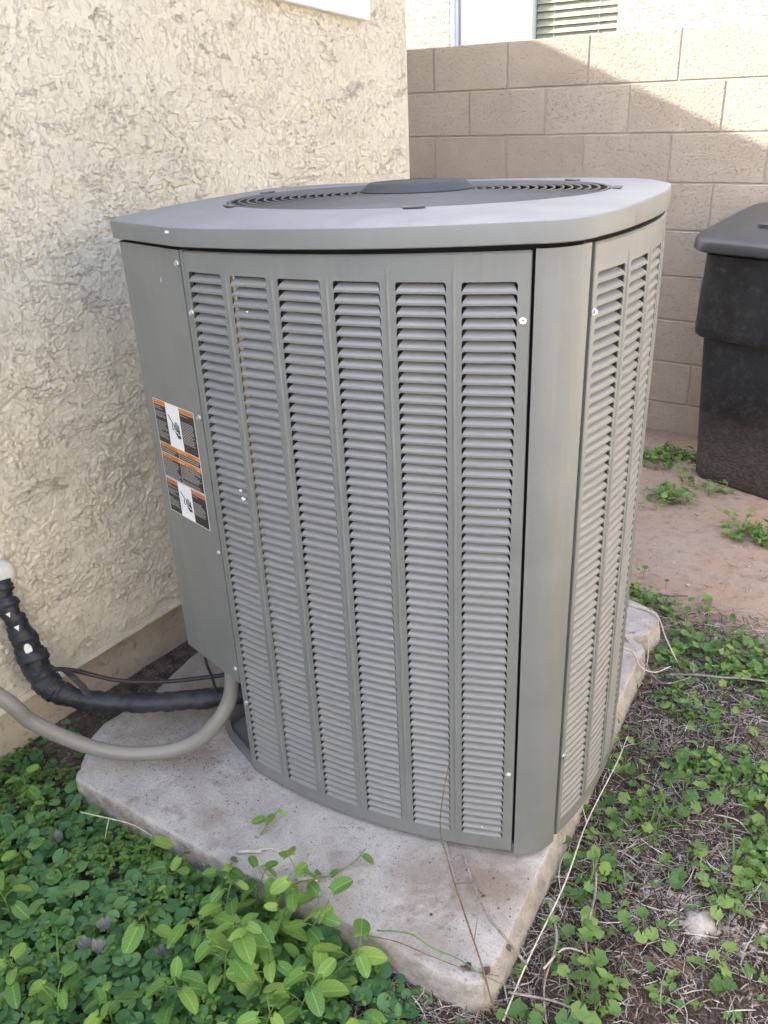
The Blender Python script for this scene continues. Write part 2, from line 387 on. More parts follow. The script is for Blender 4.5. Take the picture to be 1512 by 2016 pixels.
M['twig'] = simple('weathered_twig', (.27, .245, .22), .8, .2, 0, .45, 90)
M['twig_pale'] = simple('bleached_twig', (.56, .52, .45), .75, .2, 0, .2, 60)
M['vine'] = simple('dead_vine', (.16, .115, .075), .8, .2, 0, .4, 70)
M['wood'] = simple('dark_wood_chip', (.12, .085, .065), .8, .2, 0, .35, 50)
M['stone'] = simple('pale_pebble', (.42, .39, .36), .85, .2, 0, .25, 80)
M['dropping'] = simple('white_fleck', (.75, .76, .78), .7, .3)

# ================================================================== ground
def axis(fine0, fine1, step, far0, far1):
    mid = np.arange(fine0, fine1 + step / 2, step); out = [mid]
    lo = []; x = fine0; s = step
    while x > far0: s *= 1.35; x -= s; lo.append(x)
    hi = []; x = mid[-1]; s = step
    while x < far1: s *= 1.35; x += s; hi.append(x)
    return np.concatenate([np.array(lo[::-1]), mid, np.array(hi)])
xs = axis(.55, 2.75, .009, -60, 60); ys = axis(-3.9, 0.0, .010, -60, 60)
X, Y = np.meshgrid(xs, ys)
def ground_h(x, y):
    near = sstep(6, 2.5, np.hypot(x - 1.7, y + 2.2))
    h = .016 * fbm(x * 2.2, y * 2.2, 3, 1) + .007 * fbm(x * 13, y * 13, 3, 5) + .0035 * fbm(x * 45, y * 45, 2, 9)
    # soft trodden loam in front, smoother behind
    return h * near * (0.55 + .45 * sstep(-1.2, -2.4, y)) - .004
Z = ground_h(X, Y)
V = np.stack([X, Y, Z], -1).reshape(-1, 3); ny, nx = X.shape
I = np.arange(ny * nx).reshape(ny, nx)
F = np.stack([I[:-1, :-1], I[:-1, 1:], I[1:, 1:], I[1:, :-1]], -1).reshape(-1, 4)
g = mk_np('ground', V, F, M['soil'], smooth=True); tag(g, kind='structure')
def gh(x, y): return float(ground_h(np.array([x], float), np.array([y], float))[0])

# ================================================================== our stucco house on the left
house = empty('stucco_house', (.64, -1.22, 0))
tag(house, 'cream house wall in rough troweled stucco on a painted concrete footing', 'house')
HX, HY = .64, -1.22
def stucco_relief(u, v):
    """u along the wall, v up: skip-troweled plaster, ragged flakes with one crisp edge"""
    wx = .016 * fbm(u * 9, v * 9, 3, 21) + .006 * fbm(u * 55, v * 55, 2, 22); wz = .016 * fbm(u * 9 + 7, v * 9, 3, 25) + .006 * fbm(u * 55 + 3, v * 55, 2, 26)
    U = u + wx; Vv = v + wz
    h = 0
    for (su, sv, k, amp, sd, thr) in ((5, 9, 4.5, .0046, 31, .05), (12, 18, 3.4, .0030, 41, .08), (30, 26, 2.2, .0012, 51, .12)):
        n = fbm(U * su, Vv * sv, 4, sd) * k + 8; f = n - np.floor(n)
        mask = sstep(-.20, .15, fbm(u * su * .6, v * sv * .6, 2, sd + 5))
        # a flake: steps up sharply behind a narrow crevice, then thins out
        h = h + amp * mask * (sstep(0, thr, f) * (1 - f * .95) - .9 * np.exp(-((f - .975) / .045) ** 2))
    pits = fbm(u * 75, v * 75, 2, 61); h = h - .0012 * sstep(.28, .5, pits) * sstep(0.0, .4, fbm(u * 6, v * 6, 2, 71) + .1)
    return h + .0009 * fbm(u * 40, v * 50, 3, 81)
du = .0026
us = np.arange(0, 2.56, du); vz = np.arange(.165, 2.12, du)      # y runs HY-u
U_, V_ = np.meshgrid(us, vz)
R_ = stucco_relief(U_ * 1.0 + 3, V_ + 1)
fade = sstep(.0, .035, U_) * (0.35 + .65 * sstep(.165, .20, V_)); R_ = R_ * fade
V = np.stack([R_, -U_, V_], -1).reshape(-1, 3); ny, nx = U_.shape
I = np.arange(ny * nx).reshape(ny, nx); F = np.stack([I[:-1, :-1], I[1:, :-1], I[1:, 1:], I[:-1, 1:]], -1).reshape(-1, 4)
mk_np('stucco_face', V, F, M['stucco'], house, smooth=True)
U1 = float(us[-1]); Z1 = float(vz[-1])
b = MB(); T = .16
b.box(-T, .0, -U1, 0, .165, Z1)            # body behind the relief (inner faces)
b.v = [(x - .0004 if x == 0 else x, y, z) for x, y, z in b.v]
b.box(-T, .0, -U1, 0, Z1, 2.45)            # above
b.box(-T, .0, -9, -U1, .165, 2.45)         # towards the street
b.box(-9, -T, -T, 0, .165, 2.45)           # rear wall
# gable triangle over the rear wall
gz_ = lambda x: 2.45 + .431 * (.36 - x) - .14
b.add([(0, 0, 2.45), (-4.2, 0, 2.45), (-4.2, 0, gz_(-4.2)), (0, -T, 2.45), (-4.2, -T, 2.45), (-4.2, -T, gz_(-4.2))], [(0, 1, 2), (3, 5, 4), (0, 2, 5, 3)])
b.build('wall', M['stucco'], house)
b = MB(); b.box(-.02 - T, -.028, -9, .0 - .03, -.3, .168); b.box(-9, -.02 - T, -T, -.03, -.3, .168)
fo = b.build('foundation', M['foundation'], house)
b = MB(); b.add([(0.002, -9, .160), (.010, -9, .158), (.010, .004, .158), (.002, .004, .160), (.0, -9, .172), (.006, -9, .174), (.006, .004, .174), (0, .004, .172)],
      [(0, 1, 2, 3), (1, 5, 6, 2), (5, 4, 7, 6), (0, 3, 7, 4), (3, 2, 6, 7), (0, 4, 5, 1)]); b.build('drip_edge', M['stucco'], house)
b = MB(); b.box(-.0285, .006, -9, 0.0, .157, .160); b.build('stucco_soffit_edge', M['stucco'], house)
# roof: gable ridge along the house, five in twelve
def roofpt(x): return 2.45 + .431 * (.36 - x) if x > -4.2 else 2.45 + .431 * 4.56 - .431 * (-4.2 - x)
b = MB(); prof = [(.36, roofpt(.36)), (-4.2, roofpt(-4.2)), (-8.8, roofpt(-8.8))]
top = [(x, z) for x, z in prof]; bot = [(x, z - .16) for x, z in prof][::-1]; pr = top + bot
for y in (.22,): L0 = [(x, .22, z) for x, z in pr]; L1 = [(x, -9.3, z) for x, z in pr]
b.ring([L0, L1], cap_a=True, cap_b=True); b.build('roof', M['roof'], house)
b = MB(); b.box(.0, .345, -9.25, .2, 2.26, 2.285); b.build('soffit', M['fascia'], house)
# white window trim whose lower edge enters the picture
ww = bpy.data.objects.new('window', None); link(ww, house); ww.rotation_euler = (-.086, 0, 0); ww.location = Vector((0, -.262, 1.775)) - Matrix.Rotation(-.086, 3, 'X') @ Vector((0, -.262, 1.775))
b = MB(); y0, y1, z0, z1 = -1.20, -.262, 1.775, 2.22
def frame(b, y0, y1, z0, z1, wd, d0, d1):
    b.cbox(d0, d1, y0, y1, z0, z0 + wd, .003); b.cbox(d0, d1, y0, y1, z1 - wd, z1, .003)
    b.cbox(d0, d1, y0, y0 + wd, z0 + wd, z1 - wd, .003); b.cbox(d0, d1, y1 - wd, y1, z0 + wd, z1 - wd, .003)
frame(b, y0, y1, z0, z1, .10, -.005, .034); b.build('trim_board', M['white_paint'], ww)
b = MB(); frame(b, y0 + .1, y1 - .1, z0 + .1, z1 - .1, .035, -.01, .02); b.build('sash', M['white_vinyl'], ww)
b = MB(); b.box(-.002, .008, y0 + .135, y1 - .135, z0 + .135, z1 - .135); b.build('pane', simple('dark_pane', (.03, .035, .04), .05, .8), ww)

# ================================================================== block wall
bw = empty('block_wall', (0, 0, 0)); tag(bw, 'tan painted concrete block garden wall standing behind the grey unit', 'wall')
TOP = 1.77; H = .2032; L = .4064
m0 = MB(); m0.cbox(0, L - .0065, 0, .19, 0, H - .0062, .003); blk_full = None; blk_half = None
mh = MB(); mh.cbox(0, H - .009, 0, .19, 0, H - .008, .0035)
rb = random.Random(5)
for row in range(9):
    zt = TOP - row * H
    off = 0 if row % 2 == 0 else H
    k0 = int(math.floor((-2.5 - off) / L)); k1 = int(math.ceil((4.6 - off) / L))
    for k in range(k0, k1):
        x = off + k * L
        if blk_full is None:
            o = m0.build('block', M['block'], bw); blk_full = o
        else:
            o = blk_full.copy(); link(o, bw)
        o.location = (x + .0033, rb.uniform(-.0012, .0012), zt - H + .004 - .004); o.rotation_euler = (rb.uniform(-.002, .002), 0, rb.uniform(-.0015, .0015))
b = MB(); b.box(-2.4, 4.5, .0050, .17, -.25, TOP - .012); b.build('mortar', M['mortar'], bw)
# unseen sunlit wall added on the right to bounce warm light onto the unit
sw = empty('bounce_wall', (3.62, 0, 0)); tag(sw, 'unseen pale stucco wall added on the right to bounce sunlight onto the grey unit', 'wall')
b = MB(); b.box(0, .19, -9, -.002, -.25, 2.5); b.build('wall', mat_stucco('stucco_pale', (.55, .52, .46), (.60, .57, .51)), sw)

# ================================================================== neighbour's house behind the wall
nh = empty('neighbour_house', (0, 1.6, 0)); tag(nh, 'sunlit white stucco house rising behind the tan block wall', 'house')
wx0, wx1, wz0, wz1 = -.86, .345, 1.05, 2.45
b = MB(); b.box(-7, wx0, 0, .2, -.3, 3.7); b.box(wx1, 7, 0, .2, -.3, 3.7); b.box(wx0, wx1, 0, .2, -.3, wz0); b.box(wx0, wx1, 0, .2, wz1, 3.7)
b.build('wall', M['stucco_far'], nh)
b = MB(); b.add([(-7.4, -.45, 3.6), (7.4, -.45, 3.6), (7.4, 4, 5.4), (-7.4, 4, 5.4), (-7.4, -.45, 3.74), (7.4, -.45, 3.74), (7.4, 4, 5.54), (-7.4, 4, 5.54)],
      [(0, 3, 2, 1), (4, 5, 6, 7), (0, 1, 5, 4), (1, 2, 6, 5), (2, 3, 7, 6), (3, 0, 4, 7)]); b.build('roof', M['roof'], nh)
wn = bpy.data.objects.new('window', None); link(wn, nh)
b = MB(); fw = .032
b.cbox(wx0, wx0 + fw, .004, .09, wz0, wz1, .004); b.cbox(wx1 - fw, wx1, .004, .09, wz0, wz1, .004)
b.cbox(wx0 + fw, wx1 - fw, .004, .09, wz0, wz0 + fw, .004); b.cbox(wx0 + fw, wx1 - fw, .004, .09, wz1 - fw, wz1, .004)
mx = -.285; b.cbox(mx - .026, mx + .026, .012, .08, wz0 + fw, wz1 - fw, .004)
b.cbox(wx0 + fw, wx0 + fw + .02, .02, .07, wz0 + fw, wz1 - fw, .003)
b.build('frame', M['white_vinyl'], wn)
b = MB(); b.box(wx0 + fw + .02, mx - .026, .030, .033, wz0 + fw, wz1 - fw); b.build('insect_screen', M['screen'], wn)
b = MB(); b.box(mx + .026, wx1 - fw, .048, .052, wz0 + fw, wz1 - fw); b.build('pane', M['glass'], wn)
b = MB(); b.box(0, wx1 - mx - .065, -.022, .022, -.0012, .0012); z = wz0 + .05; first = None
while z < wz1 - .05:
    if first is None: o = b.build('blind_slat', M['blind'], wn); first = o
    else: o = first.copy(); link(o, wn)
    o.location = (mx + .03, .085, z); o.rotation_euler = (math.radians(58), 0, random.uniform(-.003, .003)); z += .042
b = MB()
for x in (mx + .15, mx + .45): b.box(x - .0012, x + .0012, .074, .077, wz0 + .04, wz1 - .04)
b.build('blind_cord', M['white_vinyl'], wn)
b = MB(); b.add([(wx0, .2, wz0), (wx1, .2, wz0), (wx1, .9, wz0), (wx0, .9, wz0), (wx0, .2, wz1), (wx1, .2, wz1), (wx1, .9, wz1), (wx0, .9, wz1)], [(0, 1, 2, 3), (4, 7, 6, 5), (3, 2, 6, 7), (0, 3, 7, 4), (1, 5, 6, 2)])
b.build('room_lining', M['room'], wn)

# ================================================================== concrete slab
slab_out = [(.80, -1.72), (.79, -2.35), (.79, -2.70), (.828, -2.89), (.812, -3.04), (.832, -3.10), (.885, -3.165), (.918, -3.212), (1.05, -3.207), (1.183, -3.204), (1.37, -3.197), (1.616, -3.18), (1.80, -3.162), (1.90, -3.163), (1.985, -3.155),
            (2.020, -3.135), (2.022, -3.07), (2.005, -2.90), (1.985, -2.70), (1.975, -2.56), (1.958, -2.40), (1.942, -2.25), (1.93, -2.13), (1.922, -2.05), (1.918, -1.985), (1.895, -1.955), (1.868, -1.945), (1.855, -1.925), (1.875, -1.905), (1.90, -1.87), (1.90, -1.80), (1.875, -1.76), (1.80, -1.735), (1.5, -1.70), (1.1, -1.69)]
def dense(poly, step):
    out = []
    for i, p in enumerate(poly):
        q = poly[(i + 1) % len(poly)]; n = max(1, int(math.hypot(q[0] - p[0], q[1] - p[1]) / step))
        for k in range(n): out.append((p[0] + (q[0] - p[0]) * k / n, p[1] + (q[1] - p[1]) * k / n))
    return out
dp = np.array(dense(slab_out, .008))
for _ in range(2): dp = (np.roll(dp, 1, 0) + 2 * dp + np.roll(dp, -1, 0)) / 4
tg = np.roll(dp, -1, 0) - np.roll(dp, 1, 0); tg /= np.linalg.norm(tg, axis=1)[:, None]
nrm = np.stack([tg[:, 1], -tg[:, 0]], -1)
if np.sum((dp - dp.mean(0)) * nrm) < 0: nrm = -nrm
s_ = np.cumsum(np.linalg.norm(np.roll(dp, -1, 0) - dp, axis=1))
chip = -.010 * sstep(.32, .55, fbm(s_ * 9, np.full_like(s_, 77.0), 4, 13))
def rn(f, sd, a): return a * fbm(s_ * f, np.full_like(s_, sd * 3.1), 4, sd)
right = sstep(.8, 1.0, nrm[:, 0])       # the battered right side
rings = []
for (off, z, na, nz) in ((.008, -.05, .003, 0), (.008, .0, .003, .0), (.006, .03, .004, .003), (.005, .055, .003, .002), (.0035, .069, .003, .001), (.0005, .0745, .003, .0004), (-.005, .0755, .001, .0), (-.020, .0755, 0, .0)):
    o_ = off + rn(28, int(abs(z) * 1000) + 3, na) + rn(6, 11, na) * .2
    if z > .06: o_ = o_ + chip * (1.0 if z > .07 else .6)
    zz = z + rn(40, int(abs(z) * 900) + 9, nz)
    if z > .05: o_ = o_ - right * .010; zz = zz - right * (.006 if off > -.01 else .002)
    rings.append(np.column_stack([dp + nrm * o_[:, None], zz]))
n = len(dp); b = MB(); b.ring([r.tolist() for r in rings])
# top: fan rings towards a centre line keep the mesh tidy
cen = np.array([1.40, -2.45]); last = rings[-1]
lv = [last]
for t_ in (.25, .5, .75, .97):
    q = last.copy(); q[:, :2] = last[:, :2] * (1 - t_) + cen * t_; lv.append(q)
b2 = MB(); b2.ring([r.tolist() for r in lv], cap_b=True)
for v in b2.v: pass
b.add(b2.v, b2.f)
slab = b.build('concrete_slab', M['concrete'], None, True); bm = bmesh.new(); bm.from_mesh(slab.data); bmesh.ops.remove_doubles(bm, verts=bm.verts, dist=1e-5); bmesh.ops.recalc_face_normals(bm, faces=bm.faces); bm.to_mesh(slab.data); bm.free()
tag(slab, 'weathered concrete pad with crumbling edges under the grey unit', 'slab')

# ================================================================== condensing unit
ac = empty('air_conditioner', (1.275, -2.957, 0), math.radians(9))
tag(ac, 'large grey outdoor air conditioning unit with louvered bowed sides and rounded lid on concrete pad', 'air conditioner')
SAG = .043; PW = .66; ZB, ZT = .090, 1.320
def bow(a): return -SAG * (1 - ((a - .33) / .33) ** 2)
def lift(a, z): return z + (.003 + .010 * min(1, max(0, a / .66))) * min(1, max(0, (z - 1.29) / .028))
def front(a, z, o):
    z = lift(a, z); s = 2 * SAG * (a - .33) / .33 ** 2; nn = math.hypot(s, 1); return (a + o * s / nn, bow(a) - o / nn, z)
SL = .285; SAS = .053; PWS = .57
def side(a, z, o):
    z = lift(.70, z); y = -SAS * (1 - ((a - SL) / SL) ** 2); q = 2 * SAS * (a - SL) / SL ** 2; nn = math.hypot(q, 1); x, y = a + o * q / nn, y - o / nn
    return (.735 - y, .074 + x, z)
COLS = [(.017, .103), (.124, .207), (.230, .316), (.340, .424), (.450, .533), (.557, .642)]
PITCH = .0182; ZTOP = 1.287; NROW = 64; SLOT = .0148
def strip_pts(a0, a1, n): return [a0 + (a1 - a0) * i / n for i in range(n + 1)]
def make_panel(name, S, parent, COLS=COLS, PW=PW):
    b = MB(); TH = .0016
    def sheet(a0, a1, z0, z1, n=2):
        A = strip_pts(a0, a1, n); b.ring([[S(a, z0, 0) for a in A], [S(a, z1, 0) for a in A]], close=False)
    zlow = ZTOP - (NROW - 1) * PITCH - SLOT
    A0 = .009; edges = [A0] + [x for c in COLS for x in c] + [PW]
    for i in range(0, len(edges), 2): sheet(edges[i], edges[i + 1], zlow, ZTOP, 2)
    A = sorted(set([A0, PW] + edges + strip_pts(A0, PW, 24)))
    b.ring([[S(a, ZTOP, 0) for a in A], [S(a, ZT - .003, 0) for a in A], [S(a, ZT, -.003) for a in A], [S(a, ZT - .001, -.016) for a in A]], close=False)
    b.ring([[S(a, ZB, -.014) for a in A], [S(a, ZB, -.0015) for a in A], [S(a, ZB + .0015, 0) for a in A], [S(a, zlow, 0) for a in A]], close=False)
    for a, sg in ((A0, -1), (PW, 1)):      # folded side flanges
        b.ring([[S(a, z, 0) for z in (ZB, ZT)], [S(a + sg * .0014, z, -.0014) for z in (ZB, ZT)], [S(a + sg * .0014, z, -.022) for z in (ZB, ZT)]], close=False)
    R = .0052
    for (c0, c1) in COLS:
        for k in range(NROW):
            zt = ZTOP - k * PITCH; zb = zt - SLOT
            # land under this slot
            if k < NROW - 1:
                zn = zt - PITCH
                A = strip_pts(c0, c1, 3); b.ring([[S(a, zn, 0) for a in A], [S(a, zb, 0) for a in A]], close=False)
            # rounded upper corners and the punched lip
            fl = [(c0, zt - R), (c0 + .0010, zt - R * .42), (c0 + .0024, zt - R * .13), (c0 + R * .95, zt)]
            fr = [(c1 - R * .95, zt), (c1 - .0024, zt - R * .13), (c1 - .0010, zt - R * .42), (c1, zt - R)]
            i0 = len(b.v); b.add([S(c0, zt, 0)] + [S(a, z, 0) for a, z in fl], [(0, 1, 2), (0, 2, 3), (0, 3, 4)])
            b.add([S(c1, zt, 0)] + [S(a, z, 0) for a, z in fr], [(0, 1, 2), (0, 2, 3), (0, 3, 4)])
            out = [(c0, zb)] + fl + [((c0 + c1) / 2, zt)] + fr + [(c1, zb)]
            b.ring([[S(a, z, 0) for a, z in out], [S(a, z, -.0022) for a, z in out]], close=False)
    # pressed ribs between the columns
    for k in range(1, len(COLS)):
        a = (COLS[k - 1][1] + COLS[k][0]) / 2; hw = .0034
        zs = [.128, .150, 1.27, 1.306]; hs = [0.0002, .0024, .0024, .0002]
        b.ring([[S(a - hw, z, 0.0001) for z in zs], [S(a - hw * .35, z, h) for z, h in zip(zs, hs)], [S(a + hw * .35, z, h) for z, h in zip(zs, hs)], [S(a + hw, z, 0.0001) for z in zs]], close=False)
    o = b.build(name, M['paint'], parent)
    return o
# blade profile: springs from the lower lip, leans inward as it rises
PROF = [(.0000, -.0003), (.0018, -.0008), (.0050, -.0040), (.0080, -.0083), (.0107, -.0130)]
def blade(S, c0, c1, z0=0.0):
    vs_, fs = [], []; n = 3
    for i, (dz, o) in enumerate(PROF):
        ins = .0004 + (.0072 * (i / 4) ** 1.3)
        for a in strip_pts(c0 + ins, c1 - ins, n): vs_.append(S(a, z0 + dz, o))
    for i in range(len(PROF) - 1):
        for j in range(n): fs.append((i * (n + 1) + j, i * (n + 1) + j + 1, (i + 1) * (n + 1) + j + 1, (i + 1) * (n + 1) + j))
    return vs_, fs
fp = make_panel('louvered_panel', front, ac)
rp = make_panel('louvered_panel', side, ac, COLS[:5], PWS)
ml = MB(); count = 0
for ci in (5, 4, 3, 2, 1, 0):
    c0, c1 = COLS[ci]; proto = None
    for k in range(NROW):
        zb = ZTOP - k * PITCH - SLOT
        if count < 300:
            if proto is None:
                v_, f_ = blade(front, c0, c1); proto = mk('louver', v_, f_, M['paint_blade'], fp, True)
                o = proto
            else: o = proto.copy(); link(o, fp)
            o.location = (0, 0, zb); count += 1
        else:
            v_, f_ = blade(front, c0, c1, zb); ml.add(v_, f_)
tag(ml.build('louver', M['paint_blade'], fp, True), kind='stuff')
ml = MB()
for (c0, c1) in COLS[:5]:
    for k in range(NROW): v_, f_ = blade(side, c0, c1, ZTOP - k * PITCH - SLOT); ml.add(v_, f_)
tag(ml.build('louver', M['paint_blade'], rp, True), kind='stuff')

# outlines in plan
CT = (math.cos(math.radians(158)), math.sin(math.radians(158)))
LW = .247
cornerA = (CT[0] * LW, CT[1] * LW)
def bez(p0, p1, p2, n): return [((1 - t) ** 2 * p0[0] + 2 * t * (1 - t) * p1[0] + t * t * p2[0], (1 - t) ** 2 * p0[1] + 2 * t * (1 - t) * p1[1] + t * t * p2[1]) for t in [i / n for i in range(n + 1)]]
post_pts = bez((.6670, .000), (.719, .013), (.7345, .0675), 12)
post2 = bez((.734, .650), (.702, .740), (.590, .762), 10)
BACK = [(.585, .763), (.54, .776), (.46, .790), (.36, .797), (.24, .799), (.12, .792), (.0, .775), (-.10, .75), (-.18, .715), (-.222, .665)]
Aend = (-.232, .112); B0 = (-.232, .62)
def outline():
    P = [(CT[0] * (LW - .012), CT[1] * (LW - .012))]
    P += [(CT[0] * t, CT[1] * t) for t in np.linspace(LW - .03, .02, 8)]
    P += [front(a, 0, 0)[:2] for a in np.linspace(0, .66, 25)]
    P += post_pts[1:-1]; P += [side(a, 0, 0)[:2] for a in np.linspace(0, PWS, 25)]
    P += post2[1:-1]
    P += BACK
    P += [B0]
    P += [(-.232 - .02 * (1 - ((t - .5) / .5) ** 2), .62 - t * .508) for t in np.linspace(.1, .95, 8)]
    P += bez(Aend, cornerA, (CT[0] * (LW - .012), CT[1] * (LW - .012)), 4)[:-1]
    return P
OL = outline()
CEN = np.array([.298, .402])
def resample(P, n=300):
    P = np.array(P); Q = np.vstack([P, P[:1]]); d = np.r_[0, np.cumsum(np.linalg.norm(np.diff(Q, axis=0), axis=1))]
    t = np.linspace(0, d[-1], n, endpoint=False); return np.column_stack([np.interp(t, d, Q[:, 0]), np.interp(t, d, Q[:, 1])])
OP = resample(OL, 360)
for _ in range(2): OP = (np.roll(OP, 1, 0) + 2 * OP + np.roll(OP, -1, 0)) / 4
tg = np.roll(OP, -1, 0) - np.roll(OP, 1, 0); tg /= np.linalg.norm(tg, axis=1)[:, None]
ON = np.stack([tg[:, 1], -tg[:, 0]], -1)
if np.sum((OP - OP.mean(0)) * ON) < 0: ON = -ON
RIGHT = sstep(.55, .95, ON[:, 0]) * sstep(.10, .25, OP[:, 1])
LZ = .001 + .012 * np.clip(OP[:, 0] / .66, 0, 1) * (1 - .95 * sstep(.42, .72, OP[:, 1]))
def off(o, z):
    oo = o * (1 - .7 * RIGHT) if o > 0 else o
    return np.column_stack([OP + ON * (oo if hasattr(oo, '__len__') else np.full(len(OP), oo))[:, None], z + LZ])
ang = np.unwrap(np.arctan2(OP[:, 1] - CEN[1], OP[:, 0] - CEN[0]))
def circ(r, z): return np.column_stack([CEN[0] + r * np.cos(ang), CEN[1] + r * np.sin(ang), np.full(len(ang), z)])
def lerp(A, B, t, z): q = A * (1 - t) + B * t; q[:, 2] = z; return q
# lid
zl0, zl1 = 1.3305, 1.3645
def zr(b): return 1.3885 - .034 * (b - .02)
loops = [off(-.004, zl0 + .0015), off(.0105, zl0), off(.0122, zl0 + .0015), off(.0125, zl1 - .0045), off(.0118, zl1 - .0018), off(.0100, zl1 - .0002), off(.0060, zl1 + .0010)]
RC = .386
for t_ in (.08, .2, .35, .5, .65, .8, .92):
    q = off(.0060, 0) * (1 - t_) + circ(RC + .006, 0) * t_
    q[:, 2] = zl1 + LZ + .0010 + (zr(q[:, 1]) - zl1 - LZ) * (math.sin(t_ * math.pi / 2) * .75 + .25 * t_); loops.append(q)
def cz(r, dz): q = circ(r, 0); q[:, 2] = zr(q[:, 1]) + dz; return q
loops += [cz(RC + .004, .0022), cz(RC - .002, .0018), cz(RC - .005, -.003), cz(RC - .005, -.07)]
b = MB(); b.ring([l.tolist() for l in loops]); lid = auto_smooth(b.build('lid', M['paint_lid'], ac), 32)
# black ring added behind the panel tops so the lid gap reads as shade
b = MB(); b.ring([off(-.012, 1.285).tolist(), off(-.012, 1.345).tolist()]); b.build('lid_gap_shade', M['black'], ac)
b = MB()
cl = [front(a, 0, -.050)[:2] for a in np.linspace(.02, .655, 20)] + [(.680, .085)] + [side(a, 0, -.050)[:2] for a in np.linspace(.03, .53, 20)]
b.ring([[(x, y, .11) for x, y in cl], [(x, y, 1.325) for x, y in cl]], close=False)
b.build('condenser_coil', M['coil'], ac)
b = MB()
for k in range(26):        # coil guard wires across both faces
    z = .12 + k * .047; b.tube([(x, y, z) for x, y in [front(a, 0, -.030)[:2] for a in np.linspace(.0, .65, 12)]], .0011, 4, False)
    b.tube([(x, y, z) for x, y in [side(a, 0, -.030)[:2] for a in np.linspace(.0, .54, 12)]], .0011, 4, False)
for k in range(26):
    for S in (front, side):
        if S is side and k > 20: continue
        x, y, _ = S(.01 + k * .025, 0, -.0275); b.tube([(x, y, .1), (x, y, 1.32)], .0011, 4, False)
b.build('wire_guard', M['guard'], ac)
b = MB()
x, y, _ = front(.1160, 0, -.0185)
b.tube([(x, y, .12), (x, y, 1.31)], .0045, 8, False)
for k in range(24): z = .16 + k * .048; b.tube([(x, y, z), (x + .05, y + .010, z + .004)], .003, 5, False)
b.build('coil_header', M['copper'], ac)
# corner posts
def post(name, pts, z0, z1, parent):
    b = MB(); inn0 = (pts[0][0] - .002, pts[0][1] + .02); inn1 = (pts[-1][0] - .02, pts[-1][1] + .001)
    P = [inn0] + list(pts) + [inn1]
    b.ring([[(x, y, z0) for x, y in P], [(x, y, z1 - .002) for x, y in P], [(x + (.002 if False else 0), y, z1) for x, y in P]], close=False)
    o = b.build(name, M['paint'], parent)
    o.data.polygons.foreach_set('use_smooth', [True] * len(o.data.polygons)); return auto_smooth(o, 40)
post('corner_post', post_pts, .084, 1.3355, ac)
p2 = post2; b = MB(); b.ring([[(x, y, .084) for x, y in p2], [(x, y, 1.3345) for x, y in p2]], close=False); auto_smooth(b.build('corner_post', M['paint'], ac), 40)
b = MB(); q = BACK + [B0]
b.ring([[(x, y, .09) for x, y in q], [(x, y, 1.322) for x, y in q]], close=False); auto_smooth(b.build('rear_panel', M['paint'], ac), 40)
# left corner panel: flat service cover whose lower end stops short of the base
b = MB()
lp = [(CT[0] * .0045, CT[1] * .0045), (CT[0] * (LW - .014), CT[1] * (LW - .014))] + bez((CT[0] * (LW - .014), CT[1] * (LW - .014)), cornerA, (cornerA[0] + .002, cornerA[1] + .016), 5)[1:] + [(-.236, .25), (-.245, .40)]
nrm_in = (-CT[1] * -1 * .0, 0)
def inset(p, d): return (p[0] + d * .37, p[1] + d * .93)
P0 = [(CT[0] * .0045 + .006, CT[1] * .0045 + .016)] + lp
b.ring([[(x + .004, y + .012, .3455) for x, y in P0], [(x + .0006, y + .0015, .3445) for x, y in P0], [(x, y, .346) for x, y in P0], [(x, y, 1.3235) for x, y in P0]], close=False)
auto_smooth(b.build('service_cover', M['paint'], ac), 40)
b = MB(); q = [(-.245, .40), (-.240, .60), B0]; b.ring([[(x, y, .35) for x, y in q], [(x, y, 1.322) for x, y in q]], close=False); b.build('left_panel', M['paint'], ac)
# narrow channel between cover and louvered panel
b = MB()
def chan(a, o, z): return front(a, z, o)
for a0, a1, o in ((-.0006, .0070, -.0010),):
    A = [a0, a0 + .0001, a1 - .0001, a1]; O_ = [-.02, o, o, -.02]
    b.ring([[chan(a, oo, .092) for a, oo in zip(A, O_)], [chan(a, oo, 1.321) for a, oo in zip(A, O_)]], close=False)
b.build('edge_channel', M['paint'], ac)
b = MB()
b.ring([[front(-.012, z, -.017) for z in (.10, 1.32)], [front(.012, z, -.017) for z in (.10, 1.32)]], close=False)
b.build('inner_frame', M['black'], ac); b = MB()
b.ring([[(.650, .012, z) for z in (.10, 1.325)], [(.680, .022, z) for z in (.10, 1.325)]], close=False)
b.build('inner_frame', M['black'], ac); b = MB()
b.ring([[(.712, .05, z) for z in (.10, 1.325)], [(.722, .09, z) for z in (.10, 1.325)]], close=False)
b.build('inner_frame', M['black'], ac)
